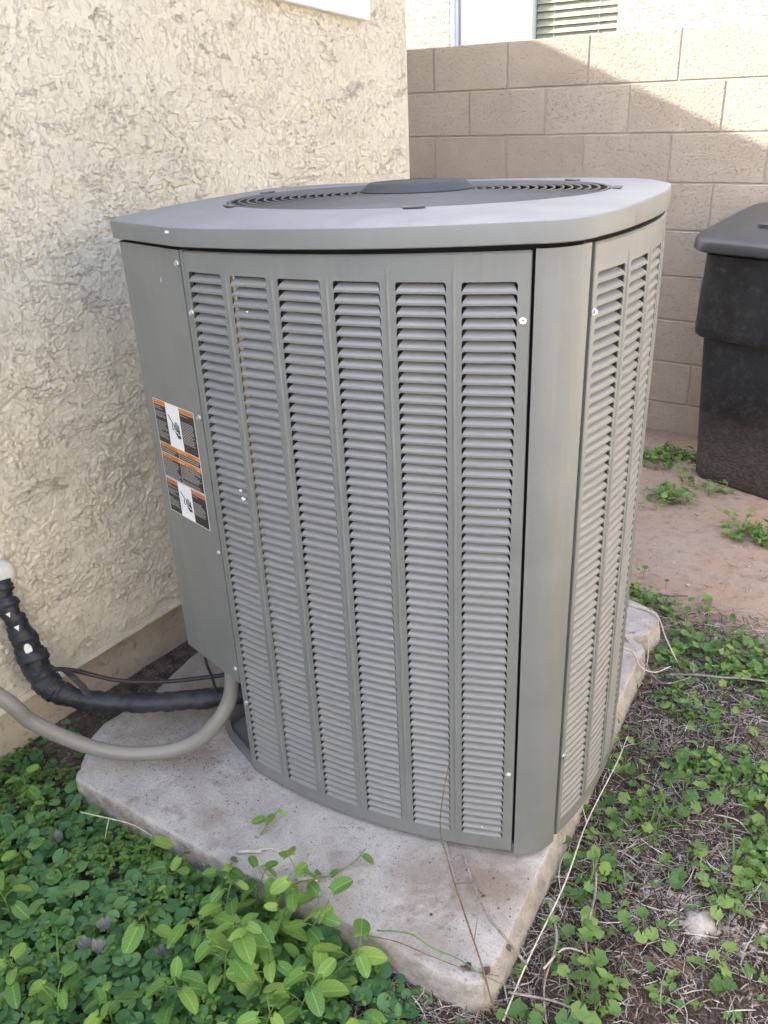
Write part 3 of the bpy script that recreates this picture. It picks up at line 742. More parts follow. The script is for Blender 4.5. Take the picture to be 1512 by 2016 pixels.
# base pan with feet, open corner below the service cover
pan = [front(a, 0, -.006)[:2] for a in np.linspace(.0, .655, 14)] + [(x - .006, y + .006) for x, y in post_pts[1:-1]] + [side(a, 0, -.006)[:2] for a in np.linspace(0.01, .54, 14)] + [(.69, .70), (.58, .755), (.46, .782), (.33, .79), (.0, .765), (-.06, .60), (-.135, .28), (-.155, .105), (-.125, .075)]
b = MB(); b.ring([[(x, y, .0865) for x, y in pan], [(x, y, .106) for x, y in pan], [(x * .975 + .007, y * .975 + .01, .106) for x, y in pan], [(x * .97 + .008, y * .97 + .012, .091) for x, y in pan]], cap_a=True, cap_b=True)
b.build('base_pan', M['paint_dark'], ac)
b = MB()
for (x, y) in ((-.095, .115), (.60, .05), (.64, .66), (.05, .70)):
    b.ring([[(x + r * math.cos(q), y + r * math.sin(q), z) for q in np.linspace(0, 2 * math.pi, 16, endpoint=False)] for r, z in ((.030, .0755), (.032, .079), (.031, .0868))], cap_a=True, cap_b=True)
    b.build('rubber_foot', M['black'], ac); b = MB()
# compressor compartment behind the open corner
b = MB(); q = [(.004, .030), (.004, .20), (-.055, .33), (-.09, .52)]
b.ring([[(x, y, .10) for x, y in q], [(x, y, .60) for x, y in q]], close=False)
b.add([(-.22, .10, .60), (.01, .02, .60), (.01, .5, .60), (-.22, .5, .60)], [(0, 1, 2, 3)])
b.build('partition', M['paint_dark'], ac)
b = MB(); q = [(-.150, .11), (-.115, .215), (-.06, .30)]
b.ring([[(x, y, .092) for x, y in q], [(x + .022, y + .0, .155) for x, y in q]], close=False); b.build('pan_gusset', M['paint_dark'], ac)
# screws
def screw_mesh():
    b = MB(); n = 12
    def c(r, z, m=12): return [(r * math.cos(2 * math.pi * k / m), r * math.sin(2 * math.pi * k / m), z) for k in range(m)]
    hexr = lambda r, z: [(r * (1 if k % 2 == 0 else .88) * math.cos(math.pi / 6 * k), r * (1 if k % 2 == 0 else .88) * math.sin(math.pi / 6 * k), z) for k in range(12)]
    b.ring([c(.0062, 0), c(.0064, .0008), c(.0058, .0014), hexr(.0044, .0015), hexr(.0043, .0042), hexr(.0036, .0047), hexr(.002, .0042)], cap_b=True)
    return b
scr = None
def put_screw(pos, nrm_):
    global scr
    if scr is None: scr = screw_mesh().build('screw', M['steel'], ac); o = scr
    else: o = scr.copy(); link(o, ac)
    o.location = pos; o.rotation_euler = Vector(nrm_).to_track_quat('Z', 'Y').to_euler(); o.rotation_euler.rotate_axis('Z', random.uniform(0, 1))
nl = (-CT[1] * 1.0, CT[0] * 1.0)          # outward normal of the service cover
nl = (CT[1] * -1, CT[0])
for z in (1.299, .999, .691, .385): put_screw((CT[0] * .0135 + nl[0] * .0003, CT[1] * .0135 + nl[1] * .0003, z), (nl[0], nl[1], 0))
def fscrew(S, a, z, o=.0003):
    p = Vector(S(a, z, o)); q = Vector(S(a, z, o + .01)); put_screw(p, q - p)
for z in (1.211, .299): fscrew(front, .0125, z)
for z in (1.227, .303): fscrew(front, .6505, z)
for z in (1.226, .308): fscrew(side, .0125, z)
# fan guard: concentric wire rings, spokes, motor cap
fg = bpy.data.objects.new('fan_guard', None); link(fg, ac)
GZ = 1.3725
def ringwire(r, z_, w_=.0025, n=90): 
    b = MB(); m_ = 6; L = []
    for i in range(n):
        q = 2 * math.pi * i / n; z = z_ + zr(CEN[1] + r * math.sin(q)); L.append([(CEN[0] + (r + w_ * math.cos(2 * math.pi * k / m_)) * math.cos(q), CEN[1] + (r + w_ * math.cos(2 * math.pi * k / m_)) * math.sin(q), z + w_ * math.sin(2 * math.pi * k / m_)) for k in range(m_)])
    L.append(L[0]); b.ring(L); return b
rr_ = np.linspace(.120, .376, 16)
GD = lambda r: .0005 + .0045 * (1 - (r / .38) ** 2)
for r in rr_: ringwire(r, GD(r)).build('guard_ring', M['guard'], fg, True)
for k in range(6):
    q = math.radians(-67 + 60 * k + (12 if k == 1 else 0)); b = MB()
    b.tube([(CEN[0] + r * math.cos(q), CEN[1] + r * math.sin(q), zr(CEN[1] + r * math.sin(q)) + GD(r) - .005) for r in (.08, .18, .29, .388)], .0027, 6); b.build('guard_spoke', M['guard'], fg, True)
    b = MB(); 
    cx, cy = CEN[0] + .392 * math.cos(q), CEN[1] + .392 * math.sin(q)
    b.cbox(-.018, .018, -.006, .010, 0, .0035, .001)
    o = b.build('guard_clip', M['guard'], fg); o.location = (cx, cy, zr(cy) + .0018); o.rotation_euler = (0, 0, q - math.pi / 2)
b = MB(); cc = lambda r, z: [(CEN[0] + 1.14 * r * math.cos(k * math.pi / 32), CEN[1] + 1.14 * r * math.sin(k * math.pi / 32), z - 1.366 + zr(CEN[1] + r * math.sin(k * math.pi / 32))) for k in range(64)]
b.ring([cc(.100, 1.371), cc(.100, 1.3755), cc(.097, 1.3775), cc(.088, 1.3875), cc(.084, 1.3895), cc(.072, 1.3902)], cap_b=True); auto_smooth(b.build('motor_cap', M['cap'], ac), 30)
b = MB(); b.ring([circ(RC - .006, 1.355).tolist(), circ(RC - .0065, 1.16).tolist()], cap_b=True); b.build('fan_shroud', M['black'], ac)
b = MB()
for k in range(3):
    q0 = k * 2 * math.pi / 3; L = []
    for i, r in enumerate(np.linspace(.06, .36, 6)):
        w_ = .45 + .35 * i / 5; L.append([(CEN[0] + r * math.cos(q0 + w_ * (j / 4 - .5)), CEN[1] + r * math.sin(q0 + w_ * (j / 4 - .5)), 1.25 + .06 * (j / 4 - .5)) for j in range(5)])
    b.ring(L, close=False)
b.ring([[(CEN[0] + .07 * math.cos(k * math.pi / 8), CEN[1] + .07 * math.sin(k * math.pi / 8), z) for k in range(16)] for z in (1.18, 1.30)], cap_b=True)
b.build('fan', M['guard'], ac)
# white flecks on the paint
b = MB()
def fleck(p, u_, v_, nn_):
    P = Vector(p); U = Vector(u_); Vv = Vector(v_); k = 7; st = len(b.v)
    b.v.append(tuple(P + Vector(nn_) * .0007))
    for i in range(k): q = 2 * math.pi * i / k; rj = random.uniform(.6, 1.2); b.v.append(tuple(P + Vector(nn_) * .0004 + U * math.cos(q) * rj + Vv * math.sin(q) * rj))
    for i in range(k): b.f.append((st, st + 1 + i, st + 1 + (i + 1) % k))
fleck((CT[0] * .02 + .02, -.028, 1.3595), (.006, 0, 0), (0, .0, .0026), (0, -1, 0))
fleck((CT[0] * .085 + nl[0] * .0005, CT[1] * .085 + nl[1] * .0005, 1.262), (.0010, 0, 0), (.0008, 0, .006), (nl[0], nl[1], 0))
for a, z, s in ((.088, .845, .006), (.082, .862, .004), (.19, 1.235, .0028), (.155, 1.225, .003), (.60, .148, .0028), (.575, .29, .002), (.57, .44, .0018), (.40, .36, .0016), (.30, .85, .0016), (.27, .62, .0015), (.5, .7, .0013), (.62, .9, .0015)):
    p = front(a, z, -.0025); fleck(p, (s, 0, 0), (0, 0, s * .7), (0, -1, .0))
tag(b.build('white_fleck', M['dropping'], ac), kind='stuff')

# ------------------------------------------------ warning labels on the service cover
ORG = simple('label_orange', (.80, .27, .045), .45, .4); BLK = simple('label_black', (.022, .021, .021), .4, .4); WHT = simple('label_white', (.78, .80, .83), .4, .4); TXT = simple('label_text_grey', (.42, .42, .42), .45, .4)
ORG2 = simple('label_faded_orange', (.74, .22, .07), .45, .4)
def lab(u, v, o):
    """u 0..1 from the far (left) edge to the near edge, v 0..1 downward"""
    t = .206 - u * .170; z = 1.003 - v * .268
    return (CT[0] * t + nl[0] * o, CT[1] * t + nl[1] * o, z)
def rect(bm_, u0, u1, v0, v1, o): bm_.add([lab(u0, v1, o), lab(u1, v1, o), lab(u1, v0, o), lab(u0, v0, o)], [(0, 1, 2, 3)])
def text_on(parent, s, u0, u1, v0, v1, o, mat, name='lettering'):
    cu = bpy.data.curves.new(name, 'FONT'); cu.body = s; cu.size = 1; cu.resolution_u = 2; ob = bpy.data.objects.new(name, cu)
    C.objects.link(ob); dg = bpy.context.evaluated_depsgraph_get(); me = bpy.data.meshes.new_from_object(ob.evaluated_get(dg)); bpy.data.objects.remove(ob)
    co = np.array([v.co[:] for v in me.vertices]); mn, mx_ = co.min(0), co.max(0)
    P = [lab(u0 + (x - mn[0]) / (mx_[0] - mn[0]) * (u1 - u0), v1 - (y - mn[1]) / (mx_[1] - mn[1]) * (v1 - v0), o) for x, y, z in co]
    faces = [tuple(p.vertices) for p in me.polygons]; return mk(name, P, faces, mat, parent)
def tri(bm_, u, v, s, o): bm_.add([lab(u, v + s, o), lab(u + s * 1.45, v + s, o), lab(u + s * .72, v, o)], [(0, 1, 2)])
rl = random.Random(11)
def lines(bm_, u0, u1, v0, v1, n, o, skip=()):
    dv = (v1 - v0) / n
    for i in range(n):
        if i in skip: continue
        u = u0; end = u1 - rl.choice([0, 0, .02, .05, .08]) * (1 if i % 3 else 2)
        while u < end - .008:
            w_ = min(rl.uniform(.015, .05), end - u); rect(bm_, u, u + w_, v0 + i * dv + dv * .18, v0 + i * dv + dv * .62, o); u += w_ + .008
def picto(bm_, bw_, u0, v0, w_, h_, o):
    T_ = lambda x, y: (u0 + x * w_, v0 + y * h_)
    # arc of current
    pts = [(.02, .0), (.22, .20), (.36, .34), (.28, .48), (.26, .60), (.34, .70)]
    for i in range(len(pts) - 1):
        (x0, y0), (x1, y1) = pts[i], pts[i + 1]; d = math.hypot(x1 - x0, y1 - y0); nx_, ny_ = -(y1 - y0) / d * .035, (x1 - x0) / d * .035
        bm_.add([lab(*T_(x0 - nx_, y0 - ny_), o), lab(*T_(x1 - nx_, y1 - ny_), o), lab(*T_(x1 + nx_, y1 + ny_), o), lab(*T_(x0 + nx_, y0 + ny_), o)], [(0, 1, 2, 3)])
    # hand: four fingers, thumb, palm, forearm
    for i, (fx, fy) in enumerate(((.44, .30), (.56, .20), (.68, .22), (.80, .32))):
        bm_.add([lab(*T_(fx, .62), o), lab(*T_(fx + .085, .62), o), lab(*T_(fx + .075, fy + .03), o), lab(*T_(fx + .045, fy), o), lab(*T_(fx + .01, fy + .03), o)], [(0, 1, 2, 3, 4)])
    bm_.add([lab(*T_(.42, .46), o), lab(*T_(.455, .42), o), lab(*T_(.50, .62), o), lab(*T_(.44, .66), o)], [(0, 1, 2, 3)])
    bm_.add([lab(*T_(.44, .60), o + .0001), lab(*T_(.89, .60), o + .0001), lab(*T_(.92, .80), o + .0001), lab(*T_(.94, .98), o + .0001), lab(*T_(.70, 1.02), o + .0001), lab(*T_(.60, .94), o + .0001), lab(*T_(.47, .76), o + .0001)], [(6, 5, 4, 3, 2, 1, 0)])
    bz = [(.40, .63), (.60, .62), (.58, .70), (.78, .71), (.76, .78), (.98, .79), (.98, .84), (.70, .83), (.71, .76), (.52, .75), (.52, .67), (.40, .68)]
    bw_.add([lab(*T_(x, y), o + .0003) for x, y in bz], [tuple(range(len(bz)))[::-1]])
def bordered(bm_, u0, u1, v0, v1, o): rect(bm_, u0, u1, v0, v1, o)
def make_label(name, v0, v1, secs, org):
    root = bpy.data.objects.new(name, None); link(root, ac)
    w_, k_, or_, tx = MB(), MB(), MB(), MB(); bl = MB(); bz = MB()
    def rsep(nm, mt, *a): q = MB(); rect(q, *a); q.build(nm, mt, root)
    rect(w_, 0, 1, v0, v1, .0003)
    for kind, a, c in secs:
        if kind == 'shock':
            rsep('black_field', BLK, .012, .305, a, c, .0006); rsep('black_field', BLK, .645, .988, a, c, .0006)
            hh = .034; rsep('header_band', org, .018, .300, a + .004, a + .004 + hh, .0009); rsep('header_band', org, .650, .982, a + .004, a + .004 + hh, .0009)
            tri(bl, .03, a + .011, .020, .0012); tri(bl, .67, a + .011, .020, .0012)
            text_on(root, 'AVERTISSEMENT', .075, .290, a + .013, a + .029, .0012, BLK); text_on(root, 'WARNING', .725, .965, a + .011, a + .030, .0012, BLK)
            n_ = int((c - a - .06) / .0135)
            lines(tx, .03, .285, a + .050, a + .050 + n_ * .0135, n_, .0009, (2, 7, 8, n_ - 2, n_ - 1) if c - a > .3 else (2, 3) + tuple(range(n_ - 6, n_)))
            lines(tx, .67, .955, a + .050, a + .050 + n_ * .0135, n_, .0009, (1, 2, 3, n_ - 4, n_ - 3, n_ - 2, n_ - 1) if c - a > .3 else (2,) + tuple(range(n_ - 5, n_)))
            picto(bl, bz, .345, a + (c - a) * .26, .28, (c - a) * .48, .0006)
        else:
            rsep('black_field', BLK, .012, .470, a, c, .0006); rsep('black_field', BLK, .478, .988, a, c, .0006)
            hh = .030; rsep('header_band', org, .016, .985, a + .003, a + .003 + hh, .0009)
            tri(bl, .035, a + .008, .019, .0012); tri(bl, .60, a + .008, .019, .0012)
            text_on(root, 'AVERTISSEMENT', .085, .450, a + .010, a + .028, .0012, BLK); text_on(root, 'WARNING', .655, .880, a + .009, a + .029, .0012, BLK)
            n_ = max(2, int((c - a - .045) / .0135)); lines(tx, .03, .455, a + .040, c - .006, n_, .0009); lines(tx, .495, .970, a + .040, c - .008, n_, .0009, (n_ - 3,) if n_ > 6 else ())
    w_.build('sheet', WHT, root); tag(tx.build('small_print', TXT, root), kind='stuff')
    if bl.v: tag(bl.build('pictogram', BLK, root), kind='stuff')
    if bz.v: bz.build('bolt', WHT, root)
    return root
make_label('warning_label', 0, .680, [('shock', .006, .368), ('two', .374, .458), ('two', .464, .674)], ORG)
make_label('warning_label', .686, 1.0, [('shock', .692, .994)], ORG2)

# the cabinet is slightly racked: it rises a little towards its right end
for ch in ac.children:
    k_ = Matrix.Identity(4); k_[2][0] = .017; k_[2][3] = -.017 * .42; ch.matrix_parent_inverse = k_
# ================================================================== pipes and cables
b = MB(); cp = cr([(.60, -3.52, .70), (.70, -3.42, .55), (.85, -3.30, .356), (.88, -3.262, .272), (.93, -3.205, .195), (.99, -3.145, .142), (1.06, -3.08, .122), (1.13, -3.025, .137), (1.18, -2.98, .187), (1.205, -2.942, .245), (1.213, -2.925, .315), (1.215, -2.915, .42)], 8)
b.tube(cp, .0185, 20); o = b.build('conduit', M['conduit'], None, True); tag(o, 'smooth grey electrical conduit looping in front of the black wrapped pipe', 'conduit')
cnt = cr([(.655, -3.130, .520), (.672, -3.140, .468), (.695, -3.136, .395), (.72, -3.135, .31), (.752, -3.132, .245), (.80, -3.106, .204), (.87, -3.04, .172), (.97, -2.96, .160), (1.08, -2.865, .158), (1.16, -2.80, .170)], 16)
n = len(cnt); rads = []
for i in range(n):
    s = i / (n - 1); r = .0240 + .0095 * sstep(.20, .30, np.array(s)) * (1 - sstep(.42, .58, np.array(s)))
    saw = (s * 15 + .3) % 1.0; r += .0030 * (1 - saw) + .0022 * math.sin(s * 61) * (1 if s < .4 else .4); rads.append(float(r))
pw = empty('refrigerant_pipes', (.655, -3.13, .5)); tag(pw, 'refrigerant pipe bundle wrapped in black tape running from the house wall to the unit', 'pipe')
sub_ = lambda p: (p[0] - .655, p[1] + 3.13, p[2] - .5)
b = MB(); b.tube([Vector(p) - Vector((.655, -3.13, .5)) for p in cnt], rads, 22); 
_tv = np.array(b.v); _c = np.repeat(np.array([sub_(p) for p in cnt]), 22, axis=0); _d = _tv - _c; _l = np.linalg.norm(_d, axis=1)[:, None]
_ss = np.repeat(np.linspace(0, 1, len(cnt)), 22); _th = np.tile(np.arange(22) * 2 * math.pi / 22, len(cnt))
_n = .0030 * fbm(_ss * 26 + _th / 6.283 * 2, np.cos(_th) * 1.4 + 5, 3, 7) + .0020 * np.sign(np.sin(_ss * 88 + _th)) * (_ss < .45) + .0013 * np.sin(_ss * 240 + _th * 2)
b.v = [tuple(v) for v in (_tv + _d / _l * _n[:, None])]
o = auto_smooth(b.build('tape_wrap', M['tape'], pw), 60)
def sub(p): return (p[0] - .655, p[1] + 3.13, p[2] - .5)
# spiral edges of tape
b = MB()
for s0 in (.30, .43, .55, .66, .78):
    L0, L1 = [], []
    for j in range(30):
        s = s0 + .085 * j / 29; i = min(n - 2, int(s * (n - 1))); P = cnt[i]; t = (cnt[i + 1] - cnt[max(i - 1, 0)]).normalized(); a_ = t.cross(Vector((0, 0, 1))).normalized(); c_ = t.cross(a_)
        q = 2 * math.pi * j / 29 + s0 * 9; rr = rads[i] + .0013; d = a_ * math.cos(q) + c_ * math.sin(q)
        L0.append(sub(P + d * rr)); L1.append(sub(P + d * rr + t * .020 - d * .0013))
    b.ring([L0, L1], close=False)
b.build('tape_turn', M['tape'], pw)
# bare white gaps in the wrap
for (s, q, su, sv) in ((.155, 2.2, .012, .014), (.215, 1.9, .014, .016), (.285, 1.6, .017, .026)):
    i = int(s * (n - 1)); P = cnt[i]; t = (cnt[i + 1] - cnt[max(i - 1, 0)]).normalized()
    view = (Vector((2.496, -4.046, 1.55)) - P); view = (view - t * view.dot(t)).normalized(); side_ = t.cross(view)
    b = MB(); ctr = P + view * (rads[i] + .0012) + side_ * ((q - 1.5) * .01)
    k = (3, 3, 10)[(.155, .215, .285).index(s)]; pts = [ctr + t * (sv * .6 * math.cos(2 * math.pi * j / k)) + side_ * (su * .55 * math.sin(2 * math.pi * j / k)) - view * .0010 for j in range(k)]
    b.add([sub(ctr + view * .0008)] + [sub(p) for p in pts], [(0, j + 1, (j + 1) % k + 1) for j in range(k)]); b.build('foam_gap', M['foam'], pw)
b = MB(); q = [Vector(sub(p)) for p in [(.75, -3.135, .262), (.79, -3.10, .262)]]
b = MB(); b.tube([sub(p) for p in cr([(.752, -3.126, .285), (.785, -3.075, .262), (.86, -3.005, .215), (.95, -2.925, .195), (1.05, -2.845, .200), (1.13, -2.79, .215)], 8)], .0058, 8); b.build('small_pipe', M['cable'], pw, True)
b = MB(); b.ring([[sub(p) for p in ((.792, -3.110, .285), (.800, -3.100, .262), (.822, -3.092, .235), (.842, -3.090, .195))], [sub(p) for p in ((.802, -3.096, .290), (.813, -3.087, .266), (.836, -3.078, .238), (.856, -3.075, .192))]], close=False); b.build('tape_tail', M['tape'], pw)
o = MB(); o.tube(cr([(1.085, -2.888, .345), (1.095, -2.900, .30), (1.100, -2.893, .25), (1.098, -2.884, .20), (1.105, -2.88, .19)], 6), .0036, 8); o = o.build('control_wire', M['cable'], None, True); tag(o, 'thin dark wire hanging under the service cover down to the black pipe', 'wire')
b = MB(); cc2 = lambda r, x: [(x, -3.130 + r * math.cos(k * math.pi / 10), .532 + r * math.sin(k * math.pi / 10)) for k in range(20)]
b.ring([cc2(.040, .641), cc2(.041, .655), cc2(.036, .668), cc2(.022, .672)], cap_b=True); o = b.build('wall_sleeve', M['foam'], None, True); tag(o, 'round white wall sleeve where the black pipe leaves the stucco', 'sleeve')

# ================================================================== wheeled bin
bn = empty('trash_bin', (1.540, -.495, 0), math.radians(-16)); tag(bn, 'tall black plastic trash bin with dusty lid against the block wall', 'trash bin')
def rrect(x0, x1, y0, y1, r, z, n=6):
    out = []
    for cx, cy, a0 in ((x1 - r, y0 + r, -90), (x1 - r, y1 - r, 0), (x0 + r, y1 - r, 90), (x0 + r, y0 + r, 180)):
        for k in range(n + 1): q = math.radians(a0 + 90 * k / n); out.append((cx + r * math.cos(q), cy + r * math.sin(q), z(cx, cy) if callable(z) else z))
    return out
b = MB(); Lp = []
for z in (0, .012, .05, .2, .35, .5, .635):
    t = z / .93; ins = .052 * (1 - t) + (.008 if z == 0 else 0); Lp.append(rrect(ins, .58 - ins, ins * .5, .46 - ins, .07, z))
b.ring(Lp, cap_a=True); auto_smooth(b.build('body', M['bin'], bn), 50)
b = MB(); Lp = []
for z, e in ((.628, .001), (.620, .010), (.630, .018), (.66, .020), (.925, .012), (.945, .012)):
    Lp.append(rrect(.008 - e, .572 + e, 0 - e, .458 + e, .075, z))
b.ring(Lp); auto_smooth(b.build('collar', M['bin'], bn), 50)
lz = lambda y: .965 + .088 * max(0, min(1, (y + .05) / .52))
b = MB(); Lp = []
for e, dz, r in ((.030, -.004, .10), (.050, -.006, .11), (.056, .0, .11), (.052, .030, .11), (.040, .042, .10), (.018, .048, .09), (-.03, .060, .08), (-.09, .070, .06)):
    L_ = rrect(-e, .58 + e, -e, .46 + e * .6, r, 0); Lp.append([(x, y, lz(y) + dz) for x, y, _ in L_])
b.ring(Lp, cap_b=True); auto_smooth(b.build('lid', M['bin_lid'], bn), 45)
b = MB(); Lp = []
for e, dz in ((0, .060), (.004, .078), (.012, .084)): Lp.append([(x, y, lz(y) + dz) for x, y, _ in rrect(.17 + e, .50 - e, .06 + e, .16 - e, .02, 0, 3)])
b.ring(Lp, cap_b=True); b.build('lid_handle', M['bin_lid'], bn)
b = MB(); Lp = []
for e, dz in ((0, .062), (.004, .080), (.012, .086)): Lp.append([(x, y, lz(y) + dz) for x, y, _ in rrect(.15 + e, .55 - e, .24 + e, .40 - e, .02, 0, 3)])
b.ring(Lp, cap_b=True); b.build('lid_rib', M['bin_lid'], bn)
for x in (.02, .50):
    b = MB(); b.tube([(x, .47, .11), (x + .05, .47, .11)], .10, 24); b.build('wheel', M['bin'], bn)

# ================================================================== leaves
class Acc:
    """collects transformed leaf templates (triangles) into one mesh"""
    def __init__(s): s.V = []; s.F = []; s.UV = []; s.n = 0
    def add(s, T, Mx, off_):
        V, F, UV = T; P = V @ Mx.T + off_; s.V.append(P); s.F.append(F + s.n); s.UV.append(UV); s.n += len(V)
    def build(s, name, mat, parent=None, smooth=True): return mk_np(name, np.concatenate(s.V), np.concatenate(s.F), mat, parent, smooth, np.concatenate(s.UV))
def leaf_rows(W, length=1.0, fold=.25, bend=.3, cols=5, wav=0.0, seed=0):
    """grid leaf along +Y from the stalk; W = [(t, halfwidth)]"""
    V, F, UV = [], [], []; us_ = np.linspace(-1, 1, cols); rs = np.random.RandomState(seed)
    for i, (t, w_) in enumerate(W):
        for u in us_:
            x = u * w_; z = fold * abs(u) * w_ - bend * t * t * length + wav * rs.uniform(-1, 1) * w_
            V.append((x, t * length, z)); UV.append((u * w_ * 2.2, t))
    for i in range(len(W) - 1):
        for j in range(cols - 1):
            a = i * cols + j; F += [(a, a + 1, a + cols + 1), (a, a + cols + 1, a + cols)]
    return np.array(V), np.array(F), np.array(UV)
def bindweed_T(k=0, cols=5):
    # arrow shaped base lobes, blunt oval blade
    W = [(-.16, .001), (-.02, .22), (.12, .30), (.36, .335), (.64, .315), (.87, .215), (1.0, .07)]
    V, F, UV = leaf_rows(W, 1, .12 + .12 * (k % 3), .05 + .13 * (k % 4), cols, .06, k)
    # pull the two base corners back into lobes
    for i in range(cols):
        u = -1 + 2 * i / (cols - 1); V[i, 0] = u * .25; V[i, 1] = -.16 * abs(u) ** .6 + .03
    return V, F, UV
def oval_T(k=0, wide=.36, cols=3):
    W = [(0, .03), (.18, wide * .62), (.42, wide), (.70, wide * .78), (.90, wide * .34), (1, .01)]
    return leaf_rows(W, 1, .30, .15 + .1 * (k % 3), cols, .04, k)
def round_T(k=0, rimn=14, cup=.22, lobes=0, notch=.75, pleat=0.0, rings=2):
    """kidney / mallow leaf: stalk joins at the notch near the middle"""
    rs = np.random.RandomState(k); V = [(0, 0, -.06)]; UV = [(0, .5)]; F = []
    th = np.linspace(-math.pi / 2 + .22, 1.5 * math.pi - .22, rimn)
    for q_ in range(1, rings + 1):
        f = q_ / rings
        for j, a in enumerate(th):
            r = (1 + .04 * rs.uniform(-1, 1)) * f
            if lobes: r *= 1 + .09 * math.cos(lobes * a)
            z = cup * f * f * .5 + pleat * f * math.cos(lobes * 2 * a if lobes else 3 * a) + .05 * rs.uniform(-1, 1) * f
            V.append((r * math.cos(a), r * math.sin(a) + .18 * f, z)); UV.append((.5 + .5 * math.cos(a) * f, .5 + .5 * f * math.sin(a)))
    for j in range(rimn - 1): F.append((0, 1 + j, 2 + j))
    for q_ in range(rings - 1):
        b0 = 1 + q_ * rimn; b1 = b0 + rimn
        for j in range(rimn - 1): F += [(b0 + j, b1 + j, b1 + j + 1), (b0 + j, b1 + j + 1, b0 + j + 1)]
    return np.array(V), np.array(F), np.array(UV)
T_bind = [bindweed_T(k) for k in range(6)]; T_bind3 = [bindweed_T(k, 3) for k in range(6)]
T_oval = [oval_T(k) for k in range(5)]; T_dich = [round_T(k, 13, .35 if k % 2 else -.15) for k in range(8)]
T_mal = [round_T(k, 19, (.7, .2, -.4, .9, .5, -.2)[k], 5.5, pleat=.085) for k in range(6)]; T_malp = [round_T(k, 17, (.7, .2, -.4, .9, .5, -.2)[k], 5.5, pleat=.085) for k in range(6)]
T_crump = [round_T(k + 40, 20, 1.3, 3.5, pleat=.30) for k in range(3)]
def rotm(yaw, tilt, tiltdir, s, roll=0):
    """scale, spin, then tip the leaf plane by tilt towards tiltdir"""
    R = Matrix.Rotation(tilt, 3, Vector((-math.sin(tiltdir), math.cos(tiltdir), 0))) @ Matrix.Rotation(yaw, 3, 'Z') @ Matrix.Rotation(roll, 3, 'Y')
    return np.array(R) * s
def stemlet(acc, p0, p1, r, bulge=(0, 0, 0)):
    p0 = np.array(p0, float); p1 = np.array(p1, float); pm = (p0 + p1) / 2 + np.array(bulge); V = []
    for p in (p0, pm, p1):
        for k in range(3): q = 2 * math.pi * k / 3; V.append(p + np.array([math.cos(q) * r, math.sin(q) * r, 0]))
    F = [];
    for i in range(2):
        for k in range(3): a = i * 3 + k; c = i * 3 + (k + 1) % 3; F += [(a, c, c + 3), (a, c + 3, a + 3)]
    V = np.array(V); acc.V.append(V); acc.F.append(np.array(F) + acc.n); acc.UV.append(np.full((9, 2), .5)); acc.n += 9
RS = np.random.RandomState(12)
def in_slab(x, y, m=0.0):
    xe = np.interp(y, [-3.15, -2.56, -2.25, -2.0, -1.94, -1.90, -1.72], [2.03, 1.985, 1.95, 1.925, 1.88, 1.905, 1.89])
    if x < .80 - m or x > xe + m or y > -1.715 + m: return False
    ye = np.interp(x, [.80, .84, .92, 1.18, 1.62, 1.9, 2.03], [-3.05, -3.11, -3.215, -3.205, -3.18, -3.163, -3.10]); return y > ye - m
# ---- carpet of kidney-leaved ground cover, left foreground
def height_env(x, y):
    h = .020 + .05 * sstep(.25, .0, np.array(abs(y + 3.42)))
    h = h + .035 * float(fbm(np.array([x * 5.0]), np.array([y * 5.0]), 2, 91)[0])
    h = h * float(sstep(.62, .95, np.array(x + (-y - 3.1) * .9))) + .006
    return max(.006, float(h))
dk, ck, st_ = Acc(), Acc(), Acc()
N = 0
while N < 5400:
    x = RS.uniform(.62, 2.06); y = RS.uniform(-3.80, -2.96)
    if in_slab(x, y, .010): continue
    if x > 1.72 and RS.rand() < (x - 1.72) * 3.4: continue
    if y > -3.17 and x < .95 and RS.rand() < .72 + (y + 3.17) * 2: continue
    dens = float(fbm(np.array([x * 4.5]), np.array([y * 4.5]), 3, 97)[0])
    if x < .95 and y > -3.35 and RS.rand() < .45: continue
    env = height_env(x, y); z = gh(x, y) + env * RS.uniform(.25, 1.1)
    if RS.rand() < .55 + dens * 1.1:
        r = RS.uniform(.0090, .0190); T = T_dich[RS.randint(8)]; tl = abs(RS.normal(0, .38))
        dk.add(T, rotm(RS.uniform(0, 6.28), tl, RS.uniform(0, 6.28), r), np.array([x, y, z]))
        if RS.rand() < .5: stemlet(st_, (x + RS.normal(0, .006), y + RS.normal(0, .006), gh(x, y) - .002), (x, y, z), .0007)
    else:
        # little leafy sprig: pairs of ovals round a short stem
        yaw = RS.uniform(0, 6.28); s = RS.uniform(.008, .016)
        for k in range(RS.randint(3, 7)):
            a = yaw + k * 1.57 + RS.normal(0, .2); zz = z + k * .0025
            ck.add(T_oval[RS.randint(5)], rotm(a, RS.uniform(-.5, .1), a + 1.57, s * RS.uniform(.7, 1.1)), np.array([x + RS.normal(0, .002), y + RS.normal(0, .002), zz]))
    N += 1
gc = dk.build('kidney_leaf_groundcover', M['dichondra']); tag(gc, 'low carpet of dark green kidney-shaped leaves in front of the concrete pad', 'ground cover', kind='stuff')
gc = ck.build('sprig_groundcover', M['chick']); tag(gc, 'tiny pale green leaf sprigs mixed through the dark ground cover', 'ground cover', kind='stuff')
gc = st_.build('groundcover_stems', M['stem']); tag(gc, 'thin green leaf stalks under the ground cover by the pad', 'ground cover', kind='stuff')

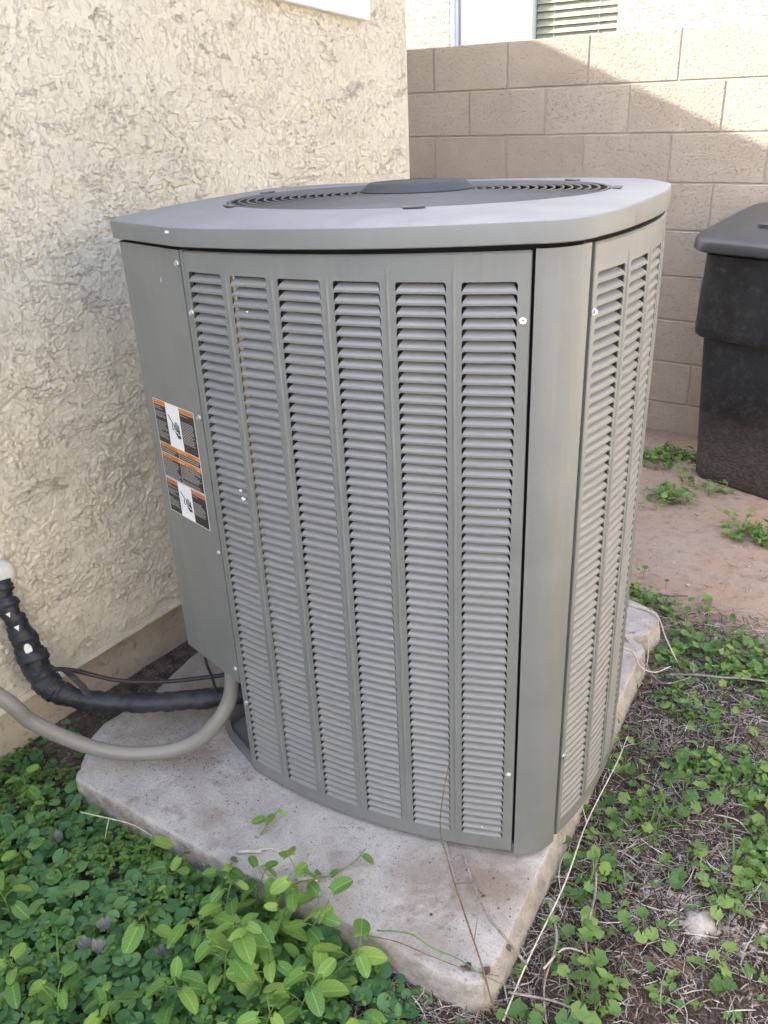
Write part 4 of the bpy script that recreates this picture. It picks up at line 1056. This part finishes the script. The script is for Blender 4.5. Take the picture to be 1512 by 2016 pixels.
# ---- plants with leaves of their own
def leaf_proto_set(name, temps, mat):
    out = []
    for T in temps:
        V, F, UV = T; o = mk_np(name, V, F, mat, None, True, UV); C.objects.unlink(o); out.append(o.data); bpy.data.objects.remove(o)
    return out
D_bind = leaf_proto_set('leaf', T_bind, M['bindweed']); D_mal = leaf_proto_set('leaf', T_malp, M['mallow'])
def add_leaf(parent, data, loc, yaw, tilt, s, roll=0):
    """yaw: compass heading of the tip; tilt: tip raised (+) or hanging (-)"""
    o = bpy.data.objects.new('leaf', data); link(o, parent)
    R = Matrix.Rotation(yaw - math.pi / 2, 4, 'Z') @ Matrix.Rotation(tilt, 4, 'X') @ Matrix.Rotation(roll, 4, 'Y')
    o.matrix_local = Matrix.Translation(Vector(loc)) @ R @ Matrix.Diagonal((s, s, s, 1)); return o
def bindweed(x, y, spine, sizes, label, group='arrow-leaved bindweed plants', seed=0, z0=None, n=None):
    rs = random.Random(seed); root = empty('bindweed_plant', (x, y, z0 if z0 is not None else gh(x, y))); tag(root, label, 'plant', group)
    P = cr(spine, 6); b = MB(); b.tube(P, [.0016 * (1 - .5 * i / len(P)) + .0004 for i in range(len(P))], 5); 
    nL = len(sizes); 
    for i, s in enumerate(sizes):
        t = (i + .6) / nL; p = P[min(len(P) - 1, int(t * (len(P) - 1)))]; yaw = i * 2.4 + rs.uniform(-.5, .5) + seed
        pl = rs.uniform(.012, .028) * (s / .05); tip = Vector((math.cos(yaw) * pl, math.sin(yaw) * pl, pl * .7)); q = p + tip
        b.tube([p, p + tip * .55 + Vector((0, 0, .003)), q], .0009, 4)
        add_leaf(root, D_bind[rs.randrange(6)], q, yaw + rs.uniform(-.6, .6), rs.uniform(-.6, .45), s * rs.uniform(.65, 1.1), rs.uniform(-.6, .6))
    b.build('stem', M['stem'], root); return root
RP = random.Random(77)
def spine_up(h, dx, dy): return [(0, 0, 0), (dx * .3, dy * .3, h * .45), (dx * .7, dy * .7, h * .8), (dx, dy, h)]
spots = [  # x, y, height, lean x, lean y, leaf size, n, label
    (1.50, -3.30, .16, .02, .03, .060, 10, 'tall bright green bindweed leaning over the front edge of the pad, nearest its middle'),
    (1.58, -3.35, .17, .03, .02, .066, 11, 'tall bindweed with upright pale shoot tips just in front of the pad'),
    (1.66, -3.38, .15, .03, .04, .068, 10, 'bindweed with large drooping oval leaves right of the tall shoots'),
    (1.74, -3.36, .12, .03, .05, .064, 9, 'rightmost broad-leaved bindweed of the green clump beside the pad corner'),
    (1.56, -3.46, .14, .0, -.01, .066, 10, 'bindweed with broad leaves in the middle of the bright clump'),
    (1.66, -3.49, .12, .03, -.02, .066, 10, 'bindweed low in the bright clump at the bottom of the picture'),
    (1.78, -3.46, .10, .04, .0, .060, 9, 'low bindweed at the right foot of the bright clump'),
    (1.42, -3.42, .10, -.02, .02, .058, 8, 'bindweed where the bright clump meets the dark kidney-leaved carpet'),
    (1.46, -3.55, .10, .0, .0, .058, 9, 'bindweed beside the round mallow leaf in the front carpet'),
    (1.30, -3.28, .08, .03, .05, .048, 7, 'small bindweed at the pad edge under the fallen pale straw'),
    (1.22, -3.27, .07, .0, .04, .045, 6, 'small bindweed with two leaves lifted against the pale pad'),
    (1.02, -3.42, .08, -.02, .0, .052, 7, 'bindweed trailing through the left half of the carpet'),
    (.93, -3.36, .10, .0, .02, .050, 7, 'bindweed with oval leaves near the broken left corner of the pad'),
    (.98, -3.52, .11, -.03, .0, .064, 8, 'bindweed with the biggest leaves at the left edge of the picture'),
    (.80, -3.28, .09, .0, .0, .048, 6, 'bindweed below the grey conduit near the house footing'),
    (1.24, -3.60, .09, .0, .0, .056, 7, 'bindweed at the bottom edge left of the round mallow leaf'),
    (1.60, -3.27, .11, .02, .03, .056, 9, 'bindweed whose leaves hide the pad edge behind the tall shoots'),
    (1.69, -3.28, .10, .04, .03, .062, 9, 'bindweed with leaves spilling onto the pad right of the tall shoots'),
    (1.60, -3.40, .15, .01, .02, .070, 11, 'big-leaved bindweed at the heart of the bright clump'),
    (1.72, -3.43, .12, .02, .02, .068, 10, 'bindweed with overlapping broad leaves on the right of the clump'),
    (1.52, -3.38, .13, -.01, .02, .062, 10, 'bindweed with yellow-green leaves on the left of the clump'),
    (1.82, -3.38, .08, .04, .03, .056, 8, 'bindweed reaching out at the right end of the clump'),
    (1.10, -3.52, .09, -.01, .0, .056, 8, 'bindweed with pale leaves near the bottom left corner'),
    (1.36, -3.60, .09, .0, .02, .056, 8, 'bindweed among sprigs at the bottom edge of the carpet'),
    (1.34, -3.36, .07, .0, .03, .046, 7, 'bindweed between the carpet and the pad, left of the pale straw'),
    (1.60, -3.235, .17, .02, .05, .060, 10, 'tallest bindweed shoot, its tip standing over the pad edge'),
    (1.66, -3.25, .14, .04, .06, .066, 9, 'bindweed with the leaf lying farthest onto the pad, right of the tallest shoot'),
    (1.52, -3.235, .12, .01, .05, .055, 8, 'bindweed leaning onto the pad left of the tallest shoot'),
    (1.42, -3.235, .09, .02, .04, .050, 7, 'bindweed overhanging the pad edge above the cut straw'),
    (1.74, -3.27, .10, .05, .06, .062, 8, 'bindweed with one big leaf near the start of the green runner'),
    (1.88, -3.30, .05, .04, .03, .045, 5, 'small bindweed tucked against the front face of the pad'),
]
for i, (x, y, h, dx, dy, s, nl_, lb) in enumerate(spots):
    bindweed(x, y, spine_up(h, dx, dy), [s * RP.uniform(.65, 1.12) * (1 - .25 * k / nl_) for k in range(nl_)], lb, seed=i)
# trailing shoots on the pad
o = bindweed(1.57, -3.18, [(0, 0, 0), (.03, .03, .01), (.06, .07, .004), (.085, .12, .006), (.10, .155, .03)], [.04, .03, .022, .028], 'bindweed shoot creeping over the pad towards the louvered panel', seed=31, z0=.078)
o = bindweed(1.43, -3.10, [(0, 0, 0), (.01, .03, .03), (.02, .05, .05)], [.030, .034, .026], 'tiny bindweed seedling on the pad under the panel edge', seed=33, z0=.076)
# ---- mallow and low weeds on the right
def mallow(x, y, n, s, spread, label, group, seed):
    rs = random.Random(seed); root = empty('mallow_plant', (x, y, gh(x, y))); tag(root, label, 'plant', group); b = MB()
    for i in range(n):
        a = i * 2.4 + rs.uniform(-.5, .5); r = spread * math.sqrt((i + .4) / n); h = rs.uniform(.35, 1.0) * spread * .9 + .006
        q = Vector((r * math.cos(a), r * math.sin(a), h)); b.tube([(0, 0, -.002), q * .5 + Vector((0, 0, h * .2)), q], .0009, 4)
        add_leaf(root, D_mal[rs.randrange(6)], q, a + rs.uniform(-.4, .4), rs.uniform(-.65, .35), s * rs.uniform(.5, 1.0), rs.uniform(-.4, .4))
    b.build('stem', M['stem'], root); return root
mal = [  # x, y, n, leaf radius, spread, label
    (2.035, -2.60, 6, .017, .05, 'mallow seedling right beside the corner post at the pad edge', None),
    (2.02, -2.72, 5, .018, .05, 'mallow seedling on dark litter just below the corner post', None),
    (2.08, -2.76, 7, .018, .06, 'mallow with rounded leaves among dead twigs by the pad', None),
    (2.11, -2.93, 7, .019, .06, 'mallow growing through the twig pile in the lower right', None),
    (2.17, -3.03, 8, .021, .065, 'mallow with the widest leaves in the lower right litter', None),
    (2.22, -3.12, 8, .020, .06, 'lowest mallow at the bottom edge right of the pad corner', None),
    (2.10, -3.13, 6, .018, .05, 'mallow sprout beside the front corner of the pad', None),
    (2.22, -2.83, 6, .018, .05, 'mallow next to the dark wood chip', None),
    (2.02, -2.40, 7, .018, .05, 'mallow near the middle of the pad\'s right edge', None),
    (2.10, -2.52, 8, .018, .06, 'mallow at the foot of the grass tuft', None),
    (2.17, -2.43, 9, .019, .07, 'bushy mallow in front of the dense green patch', None),
    (2.24, -2.62, 8, .019, .06, 'mallow at the lower end of the right-hand green patch', None),
    (2.33, -2.66, 9, .020, .07, 'mallow at the right edge beside the bare dark soil', None),
    (2.36, -2.83, 6, .020, .05, 'lone mallow at the far right edge', None),
    (1.96, -2.28, 6, .017, .05, 'mallow sprout in the litter by the chipped pad edge', None),
    (1.62, -.80, 9, .017, .07, 'mallow clump at the left foot of the black bin', None),
    (1.73, -.66, 7, .015, .06, 'mallow growing under the front of the black bin', None),
    (1.93, -.93, 10, .018, .09, 'mallow clump on bare soil in front of the black bin', None),
]
for i, (x, y, n_, s, sp, lb, gr) in enumerate(mal): mallow(x, y, n_, s, sp, lb, 'round-leaved mallow plants', 50 + i)
mallow(1.545, -3.50, 2, .030, .05, 'pale mallow with two very broad leaves in the front carpet', 'round-leaved mallow plants', 91)
# dense patches as ground cover
ma = Acc(); ms_ = Acc(); cs = Acc()
patches = [(1.76, -1.60, .20, .11, 55), (2.02, -1.82, .22, .17, 190), (2.25, -1.85, .18, .18, 150), (2.10, -2.08, .10, .07, 40), (2.30, -2.26, .12, .14, 110), (2.16, -2.30, .08, .07, 30), (2.38, -2.50, .07, .12, 60),
           (1.36, -.42, .26, .10, 120), (1.52, -.30, .14, .08, 60), (1.60, -.78, .09, .11, 50), (1.98, -.95, .12, .07, 70), (1.72, -.60, .12, .03, 14), (2.08, -2.95, .12, .14, 14), (2.25, -3.0, .16, .2, 18), (2.05, -2.62, .08, .2, 30), (1.72, -1.62, .2, .05, 30)]
for (cx, cy, rx, ry, n_) in patches:
    for _ in range(n_):
        x = cx + RS.normal(0, rx * .55); y = cy + RS.normal(0, ry * .55)
        if in_slab(x, y, .015) or y > -.03: continue
        z = gh(x, y) + RS.uniform(.008, .045); s = RS.uniform(.006, .0165)
        ma.add(T_mal[RS.randint(6)], rotm(RS.uniform(0, 6.28), abs(RS.normal(0, .6)), RS.uniform(0, 6.28), s), np.array([x, y, z]))
        stemlet(ms_, (x + RS.normal(0, .010), y + RS.normal(0, .010), gh(x, y) - .003), (x, y, z), .0008)
        if RS.rand() < .45:
            for k in range(4):
                a = RS.uniform(0, 6.28); cs.add(T_oval[RS.randint(5)], rotm(a, RS.uniform(-.4, .2), a + 1.57, RS.uniform(.010, .022)), np.array([x + RS.normal(0, .012), y + RS.normal(0, .012), z * .7 + gh(x, y) * .3]))
for _ in range(170):
    x = RS.uniform(2.0, 2.5); y = RS.uniform(-3.25, -2.2)
    if in_slab(x, y, .01): continue
    a0 = RS.uniform(0, 6.28); z = gh(x, y) + .012; s = RS.uniform(.008, .018)
    for k in range(4): a = a0 + k * 1.57; cs.add(T_oval[RS.randint(5)], rotm(a, RS.uniform(-.4, .1), a + 1.57, s), np.array([x, y, z]))
tag(ma.build('mallow_groundcover', M['mallow']), 'green patches of small round mallow leaves on the soil right of the pad', 'ground cover', kind='stuff')
tag(ms_.build('mallow_stalks', M['stem']), 'thin stalks under the mallow leaves right of the pad', 'ground cover', kind='stuff')
tag(cs.build('small_weeds', M['chick']), 'tiny oval-leaved weeds scattered through the litter on the right', 'ground cover', kind='stuff')
# ---- grass tufts
def tuft(x, y, n_, h, label, seed):
    rs = random.Random(seed); root = empty('grass_tuft', (x, y, gh(x, y))); tag(root, label, 'grass', 'grass tufts'); 
    for i in range(n_):
        a = rs.uniform(0, 6.28); L_ = h * rs.uniform(.5, 1.1); ln = rs.uniform(.25, 1.0); w_ = rs.uniform(.0016, .0032); P = []; V = []; UV = []
        for k in range(6):
            t = k / 5; r = L_ * ln * t ** 1.3; z = L_ * (t - .45 * ln * t * t); ww_ = w_ * (1 - t) ** .6 + .0002
            c_ = Vector((math.cos(a) * r, math.sin(a) * r, z)); s_v = Vector((-math.sin(a), math.cos(a), 0)) * ww_
            V += [tuple(c_ - s_v), tuple(c_ + s_v + Vector((0, 0, ww_ * .5)))]; UV += [(0.3, t), (.3, t)]
        mk('blade', V, [(2 * k, 2 * k + 1, 2 * k + 3, 2 * k + 2) for k in range(5)], M['grassblade'], root, True, UV)
tuft(2.13, -2.55, 12, .13, 'grass tuft with long bright blades in the right-hand weeds', 1)
tuft(2.16, -2.50, 8, .11, 'second grass tuft close behind the long-bladed one', 2)
tuft(2.08, -2.80, 6, .14, 'sparse grass tuft between the mallows below the post', 3)
tuft(2.32, -2.55, 9, .10, 'grass tuft at the right edge of the picture', 4)
tuft(2.16, -3.12, 5, .12, 'sparse grass tuft in the twigs at the bottom right', 5)
tuft(1.30, -3.55, 5, .13, 'grass tuft poking out of the kidney-leaved carpet', 6)
tuft(1.20, -3.47, 4, .10, 'thin grass tuft in the left carpet near the withered leaves', 7)
tuft(1.84, -3.42, 4, .09, 'thin grass tuft between bright clump and pad corner', 8)
tuft(2.26, -2.32, 6, .09, 'grass tuft inside the dense mallow patch', 9)
# ---- dry litter
li = Acc()
def straw(acc, x, y, L_, w_, yaw, curve, lift, z):
    V = []; F = []; n_ = 3
    for k in range(n_ + 1):
        t = k / n_ - .5; a = yaw + curve * t; px_ = x + math.cos(a) * L_ * t; py_ = y + math.sin(a) * L_ * t; zz = z + lift * (t + .5) + (.002 if k in (1, 2) else 0)
        s = np.array([-math.sin(a), math.cos(a), 0]) * w_ * (1 if 0 < k < n_ else .5)
        V += [np.array([px_, py_, zz]) - s, np.array([px_, py_, zz + w_]), np.array([px_, py_, zz]) + s]
    for k in range(n_):
        for j in range(2): a = 3 * k + j; F += [(a, a + 1, a + 4), (a, a + 4, a + 3)]
    acc.V.append(np.array(V)); acc.F.append(np.array(F) + acc.n); acc.UV.append(np.full((len(V), 2), .5)); acc.n += len(V)
cnt_ = 0
while cnt_ < 26000:
    x = RS.uniform(1.80, 2.62); y = RS.uniform(-3.35, -1.5)
    if in_slab(x, y, -.004): continue
    d = float(sstep(-1.45, -1.85, np.array(y))); pf = float(fbm(np.array([x * 3.5]), np.array([y * 3.5]), 3, 111)[0])
    if RS.rand() > d * (.72 + pf * 1.3): continue
    if RS.rand() < .75: straw(li, x, y, RS.uniform(.008, .034), RS.uniform(.0006, .0017), RS.uniform(0, 6.28), RS.normal(0, .25), RS.uniform(-.002, .006), gh(x, y) + RS.uniform(.0005, .006))
    else: straw(li, x, y, RS.uniform(.03, .10), RS.uniform(.0005, .0012), RS.uniform(0, 6.28), RS.normal(0, .5), RS.uniform(-.003, .014), gh(x, y) + RS.uniform(.002, .012))
    cnt_ += 1
for _ in range(1500):
    x = RS.uniform(.62, 2.3); y = RS.uniform(-2.3, -.05) if RS.rand() < .55 else RS.uniform(-3.7, -2.9)
    if in_slab(x, y, .0): continue
    straw(li, x, y, RS.uniform(.008, .04), RS.uniform(.0004, .0010), RS.uniform(0, 6.28), RS.uniform(-1, 1), .001, gh(x, y) + .002)
tag(li.build('dry_litter', M['litter'], None, False), 'dry straw, bark shreds and pine needles covering the soil beside the pad', 'plant litter', kind='stuff')
# crumbs and pebbles
pb = MB()
def pebble(b_, x, y, z, r, rs):
    bm = bmesh.new(); bmesh.ops.create_icosphere(bm, subdivisions=1, radius=r)
    for v in bm.verts: v.co = Vector((v.co.x * rs.uniform(.8, 1.3), v.co.y * rs.uniform(.8, 1.3), v.co.z * rs.uniform(.4, .8))) + Vector((x, y, z + r * .3))
    bm.verts.index_update(); b_.add([tuple(v.co) for v in bm.verts], [[v.index for v in f.verts] for f in bm.faces]); bm.free()
rs = random.Random(8)
for _ in range(420):
    x = rs.uniform(.7, 2.5); y = rs.uniform(-3.3, -.1)
    if in_slab(x, y, -.01): continue
    pebble(pb, x, y, gh(x, y), rs.uniform(.0015, .0045) * (2.0 if rs.random() < .06 else 1), rs)
for _ in range(130): 
    cx, cy = 2.30, -2.72; pebble(pb, cx + rs.gauss(0, .05), cy + rs.gauss(0, .025), gh(cx, cy), rs.uniform(.003, .010), rs)
tag(pb.build('gravel', M['stone'], None, True), 'small pale stones and crumbs scattered over the soil', 'gravel', kind='stuff')
db = MB()
for _ in range(150):
    x = rs.gauss(1.12, .12); y = rs.gauss(-3.02, .05)
    if in_slab(x, y, -.03): pebble(db, x, y, .0755, rs.uniform(.0006, .0022), rs)
for _ in range(35):
    x = rs.gauss(1.95, .05); y = rs.gauss(-2.93, .035)
    if in_slab(x, y, -.02): pebble(db, x, y, .0755, rs.uniform(.0006, .0026), rs)
for _ in range(160):
    x = rs.uniform(1.0, 2.0); y = rs.uniform(-3.18, -2.88)
    if in_slab(x, y, -.03): pebble(db, x, y, .0755, rs.uniform(.0006, .0018), rs)
tag(db.build('pad_debris', simple('dark_crumbs', (.12, .09, .07), .9, .2, 0, .4, 200), None, False), 'dark crumbs of soil lying on the concrete pad', 'debris', kind='stuff')

# ---- single twigs, vines, straws, leaves
def twig(name, pts, r, mat, label, cat='twig', group=None, branches=()):
    root = None; b = MB(); P = cr(pts, 6); b.tube(P, [r * (1 - .45 * i / len(P)) * RP.uniform(.88, 1.12) for i in range(len(P))], 6)
    for (t, d, rr) in branches:
        p = P[int(t * (len(P) - 1))]; q = p + Vector(d); b.tube([p, (p + q) / 2 + Vector((0, 0, .003)), q], [rr, rr * .8, rr * .4], 5)
    o = b.build(name, mat, None, True); tag(o, label, cat, group); return o
twig('dead_vine', [(2.047, -3.146, .02), (2.002, -3.117, .09), (1.95, -3.07, .10), (1.876, -3.002, .11), (1.835, -2.963, .125), (1.818, -2.96, .18), (1.829, -2.971, .28), (1.833, -2.948, .37)], .0018, M['vine'], 'thin dead vine climbing from the pad corner up the louvered panel', 'vine', branches=((.25, (-.02, .05, .0), .0012), (.45, (.03, .02, .0), .001)))
twig('dead_twig', [(2.052, -3.03, .03), (2.017, -3.04, .082), (1.957, -3.011, .082), (1.893, -2.959, .082), (1.85, -2.916, .084), (1.843, -2.925, .100), (1.833, -2.933, .09)], .0030, M['twig'], 'grey twig lying across the pad and hooked under the panel', branches=((.7, (-.008, .0, .014), .0015), (.45, (.01, -.02, .003), .001)))
twig('bindweed_runner', [(1.80, -3.17, .10), (1.861, -3.149, .112), (1.908, -3.143, .10), (1.96, -3.127, .086), (2.005, -3.129, .083), (2.05, -3.103, .05)], .0017, M['stem'], 'green runner reaching from the bright clump across the pad corner', 'stem')
twig('bindweed_runner', [(1.77, -3.19, .09), (1.84, -3.165, .092), (1.91, -3.152, .088), (1.975, -3.135, .081), (2.03, -3.10, .06)], .0013, M['vine'], 'brown runner below the green one at the pad corner', 'stem')
twig('dry_stalk', [(2.064, -3.149, .02), (2.052, -3.02, .03), (2.046, -2.84, .055), (2.024, -2.67, .07), (2.034, -2.526, .14), (2.043, -2.499, .20)], .0019, M['twig_pale'], 'long straw-coloured stalk leaning along the pad\'s right edge', 'stalk', branches=((.62, (-.05, .05, .04), .001), (.93, (.02, .01, .012), .001), (.88, (-.015, .02, .01), .001)))
twig('bleached_twig', [(1.785, -1.769, .075), (1.878, -1.782, .08), (1.936, -1.857, .06), (1.987, -1.913, .035), (2.01, -1.93, .02)], .0026, M['twig_pale'], 'bleached twig over the chipped rear corner of the pad', group='bleached twigs')
twig('bleached_twig', [(1.85, -2.03, .10), (1.892, -2.023, .09), (1.934, -2.071, .085), (1.966, -2.041, .06), (1.984, -1.95, .03)], .0028, M['twig_pale'], 'curved white twig at the broken notch of the pad', group='bleached twigs')
twig('bleached_twig', [(1.78, -1.72, .05), (1.83, -1.76, .07), (1.90, -1.90, .05), (1.93, -2.0, .03)], .0022, M['twig_pale'], 'thin white twig crossing the pad\'s rear corner', group='bleached twigs')
twig('fallen_branch', [(1.98, -1.985, .02), (2.05, -1.955, .030), (2.119, -1.928, .030), (2.18, -1.90, .032), (2.30, -1.86, .03)], .0042, M['twig'], 'grey fallen branch lying through the green patch', 'branch', branches=((.25, (-.01, .02, .035), .0025), (.4, (.03, -.04, .0), .002)))
twig('dead_twig', [(1.80, -1.93, .10), (1.90, -1.985, .06), (1.99, -2.05, .04), (2.05, -1.97, .03)], .0024, M['twig'], 'grey twig resting on the pad notch', branches=())
twig('dead_twig', [(1.913, -2.045, .03), (1.984, -2.185, .025), (2.035, -2.341, .02), (2.08, -2.45, .015), (2.116, -2.52, .015), (2.179, -2.685, .012)], .0022, M['wood'], 'long dark twig running parallel to the pad\'s right edge')
twig('dark_root', [(1.58, -1.44, .005), (1.642, -1.496, .010), (1.718, -1.551, .010), (1.809, -1.561, .011), (1.90, -1.50, .004)], .0035, M['wood'], 'dark curved root lying on bare red soil beside the unit', 'root')
twig('dead_twig', [(2.06, -2.70, .02), (2.10, -2.80, .03), (2.13, -2.92, .02), (2.20, -3.02, .015)], .0032, M['twig'], 'grey twig in the litter between the mallows')
twig('dead_twig', [(2.03, -2.88, .04), (2.08, -2.95, .03), (2.10, -3.05, .02), (2.16, -3.15, .012)], .0030, M['twig'], 'grey twig pointing from the pad towards the bottom edge')
twig('dead_twig', [(2.04, -2.66, .05), (2.10, -2.67, .02), (2.19, -2.70, .012)], .0018, M['vine'], 'thin brown twig crossing near the corner post')
twig('dead_twig', [(2.05, -3.10, .03), (2.14, -3.06, .02), (2.24, -3.05, .012), (2.34, -3.0, .01)], .0028, M['twig'], 'pale grey twig along the bottom right edge', branches=((.4, (.01, -.05, .01), .0018),))
twig('bleached_twig', [(2.085, -3.02, .03), (2.10, -2.95, .02), (2.16, -2.93, .012)], .0024, M['twig_pale'], 'short white twig in the lower right litter', group='bleached twigs')
rs = random.Random(21)
LT = ['thin brown twig in the litter right of the corner post, pointing away', 'tiny grey twig close to the pad edge below the corner post', 'long bleached twig near the right edge, just below the pale stone', 'grey twig left of the pale flat stone', 'grey twig in the open litter left of and below the pale stone',
      'brown twig touching the front corner of the pad', 'bleached twig beside the pad edge below the corner post', 'long brown twig midway between pad edge and right picture edge', 'short bleached twig at the right edge above the pale stone', 'short brown twig just above and left of the pale stone', 'grey twig at the very bottom right of the picture',
      'bleached twig above the pale stone among the mallows', 'long brown twig low in the litter between the bottom mallows', 'short grey twig above the pale stone, left of the bleached one', 'short brown twig at the right below the pale stone', 'short brown twig above and left of the pale stone']
for i in range(16):
    x = rs.uniform(2.04, 2.40); y = rs.uniform(-3.15, -2.35); a = rs.uniform(0, 3.14); l_ = rs.uniform(.05, .13)
    twig('loose_twig', [(x - math.cos(a) * l_ / 2, y - math.sin(a) * l_ / 2, gh(x, y) + .006), (x + rs.uniform(-.01, .01), y + rs.uniform(-.01, .01), gh(x, y) + .014), (x + math.cos(a) * l_ / 2, y + math.sin(a) * l_ / 2, gh(x, y) + .008)], rs.uniform(.0012, .0024), rs.choice([M['twig'], M['twig_pale'], M['vine']]),
         LT[i], 'twig', 'short dry twigs in the litter')
def straw_piece(a, c, r, label):
    b = MB(); b.tube([a, tuple((Vector(a) + Vector(c)) / 2 + Vector((0, 0, .002))), c], r, 8); o = b.build('dry_straw', M['twig_pale'], None, True); tag(o, label, 'straw')
straw_piece((1.494, -3.168, .083), (1.556, -3.203, .087), .0046, 'thick cut straw lying over the front edge of the pad')
straw_piece((1.581, -3.150, .081), (1.617, -3.128, .081), .0040, 'short cut straw flat on the pad behind the green clump')
straw_piece((1.425, -3.165, .082), (1.470, -3.140, .088), .0040, 'pale broken straw at the pad edge left of the thick cut straw')
twig('bleached_twig', [(1.46, -3.145, .09), (1.485, -3.125, .092), (1.51, -3.115, .083)], .0016, M['twig_pale'], 'forked white stem fragment on the pad', group='bleached twigs')
twig('bleached_twig', [(1.037, -3.285, .09), (1.094, -3.262, .085), (1.143, -3.228, .06), (1.19, -3.215, .04)], .0016, M['twig_pale'], 'forked pale stem against the front face of the pad', group='bleached twigs', branches=((.4, (.01, -.03, -.04), .0012),))
WL = ['withered grey leaf, topmost of the three in the carpet centre', 'withered grey leaf, rightmost of the three in the carpet centre', 'withered grey leaf, lowest of the three in the carpet centre', 'withered grey leaf at the left foot of the bright clump', 'withered grey leaf near the left end of the pad']
def flat_leaf(name, x, y, z, s, yaw, mat, label, T, curl=.3, group=None):
    V, F, UV = T; R = rotm(yaw, .15, yaw + 1, s); V2 = V @ R.T; V2[:, 2] += curl * ((V2[:, 0] ** 2 + V2[:, 1] ** 2) / s); o = mk_np(name, V2, F, mat, None, True, UV); o.location = (x, y, z); tag(o, label, 'leaf', group)
brown = simple('dead_leaf_brown', (.10, .075, .06), .75, .3, 0, .35, 120)
for (x, y, s, yw, lb) in ((1.987, -3.132, .030, 1.2, 'largest dead brown leaf at the pad\'s front corner'), (2.012, -3.105, .022, 3.0, 'dead brown leaf next to the largest one at the pad corner'), (1.862, -3.073, .010, .3, 'small brown leaf scrap on the pad near its middle front'),
                         (1.931, -2.972, .010, 2.0, 'small curled brown leaf on the pad below the panel corner'), (2.018, -3.045, .016, 4.0, 'dead leaf caught on the grey twig by the pad edge'), (2.145, -2.76, .022, 1.0, 'curled dead leaf among the mallows')):
    flat_leaf('dead_leaf', x, y, .080 if x < 2.03 else gh(x, y) + .012, s, yw, brown, lb, T_oval[2] if s > .02 else T_oval[4], .15)
for i, (x, y) in enumerate(((1.36, -3.47), (1.385, -3.50), (1.355, -3.505), (1.50, -3.435), (1.075, -3.375))):
    flat_leaf('withered_leaf', x, y, height_env(x, y) + .035, RP.uniform(.012, .016), i * 1.3, M['greyleaf'], WL[i], T_crump[i % 3], .5, 'withered grey leaves')
b = MB(); b.cbox(-.045, .045, -.007, .007, 0, .006, .002); o = b.build('wood_chip', M['wood']); o.location = (2.275, -2.863, gh(2.275, -2.863) + .004); o.rotation_euler = (.1, .04, .32); tag(o, 'flat dark sliver of wood on the litter at the lower right', 'wood chip')
b = MB(); pebble(b, 0, 0, 0, .040, random.Random(3)); o = b.build('half_buried_rock', M['stone'], None, True); o.location = (2.30, -2.74, gh(2.30, -2.74) - .012); tag(o, 'pale flat stone half buried in the soil at the lower right', 'stone')
b = MB(); pebble(b, 0, 0, 0, .007, random.Random(4)); o = b.build('pebble', M['stone'], None, True); o.location = (1.79, -1.30, gh(1.79, -1.3)); tag(o, 'white pebble on the bare red soil between unit and bin', 'stone')

sc.cycles.max_bounces = 8; sc.cycles.diffuse_bounces = 4; sc.cycles.glossy_bounces = 3; sc.cycles.transmission_bounces = 6; sc.cycles.use_denoising = True
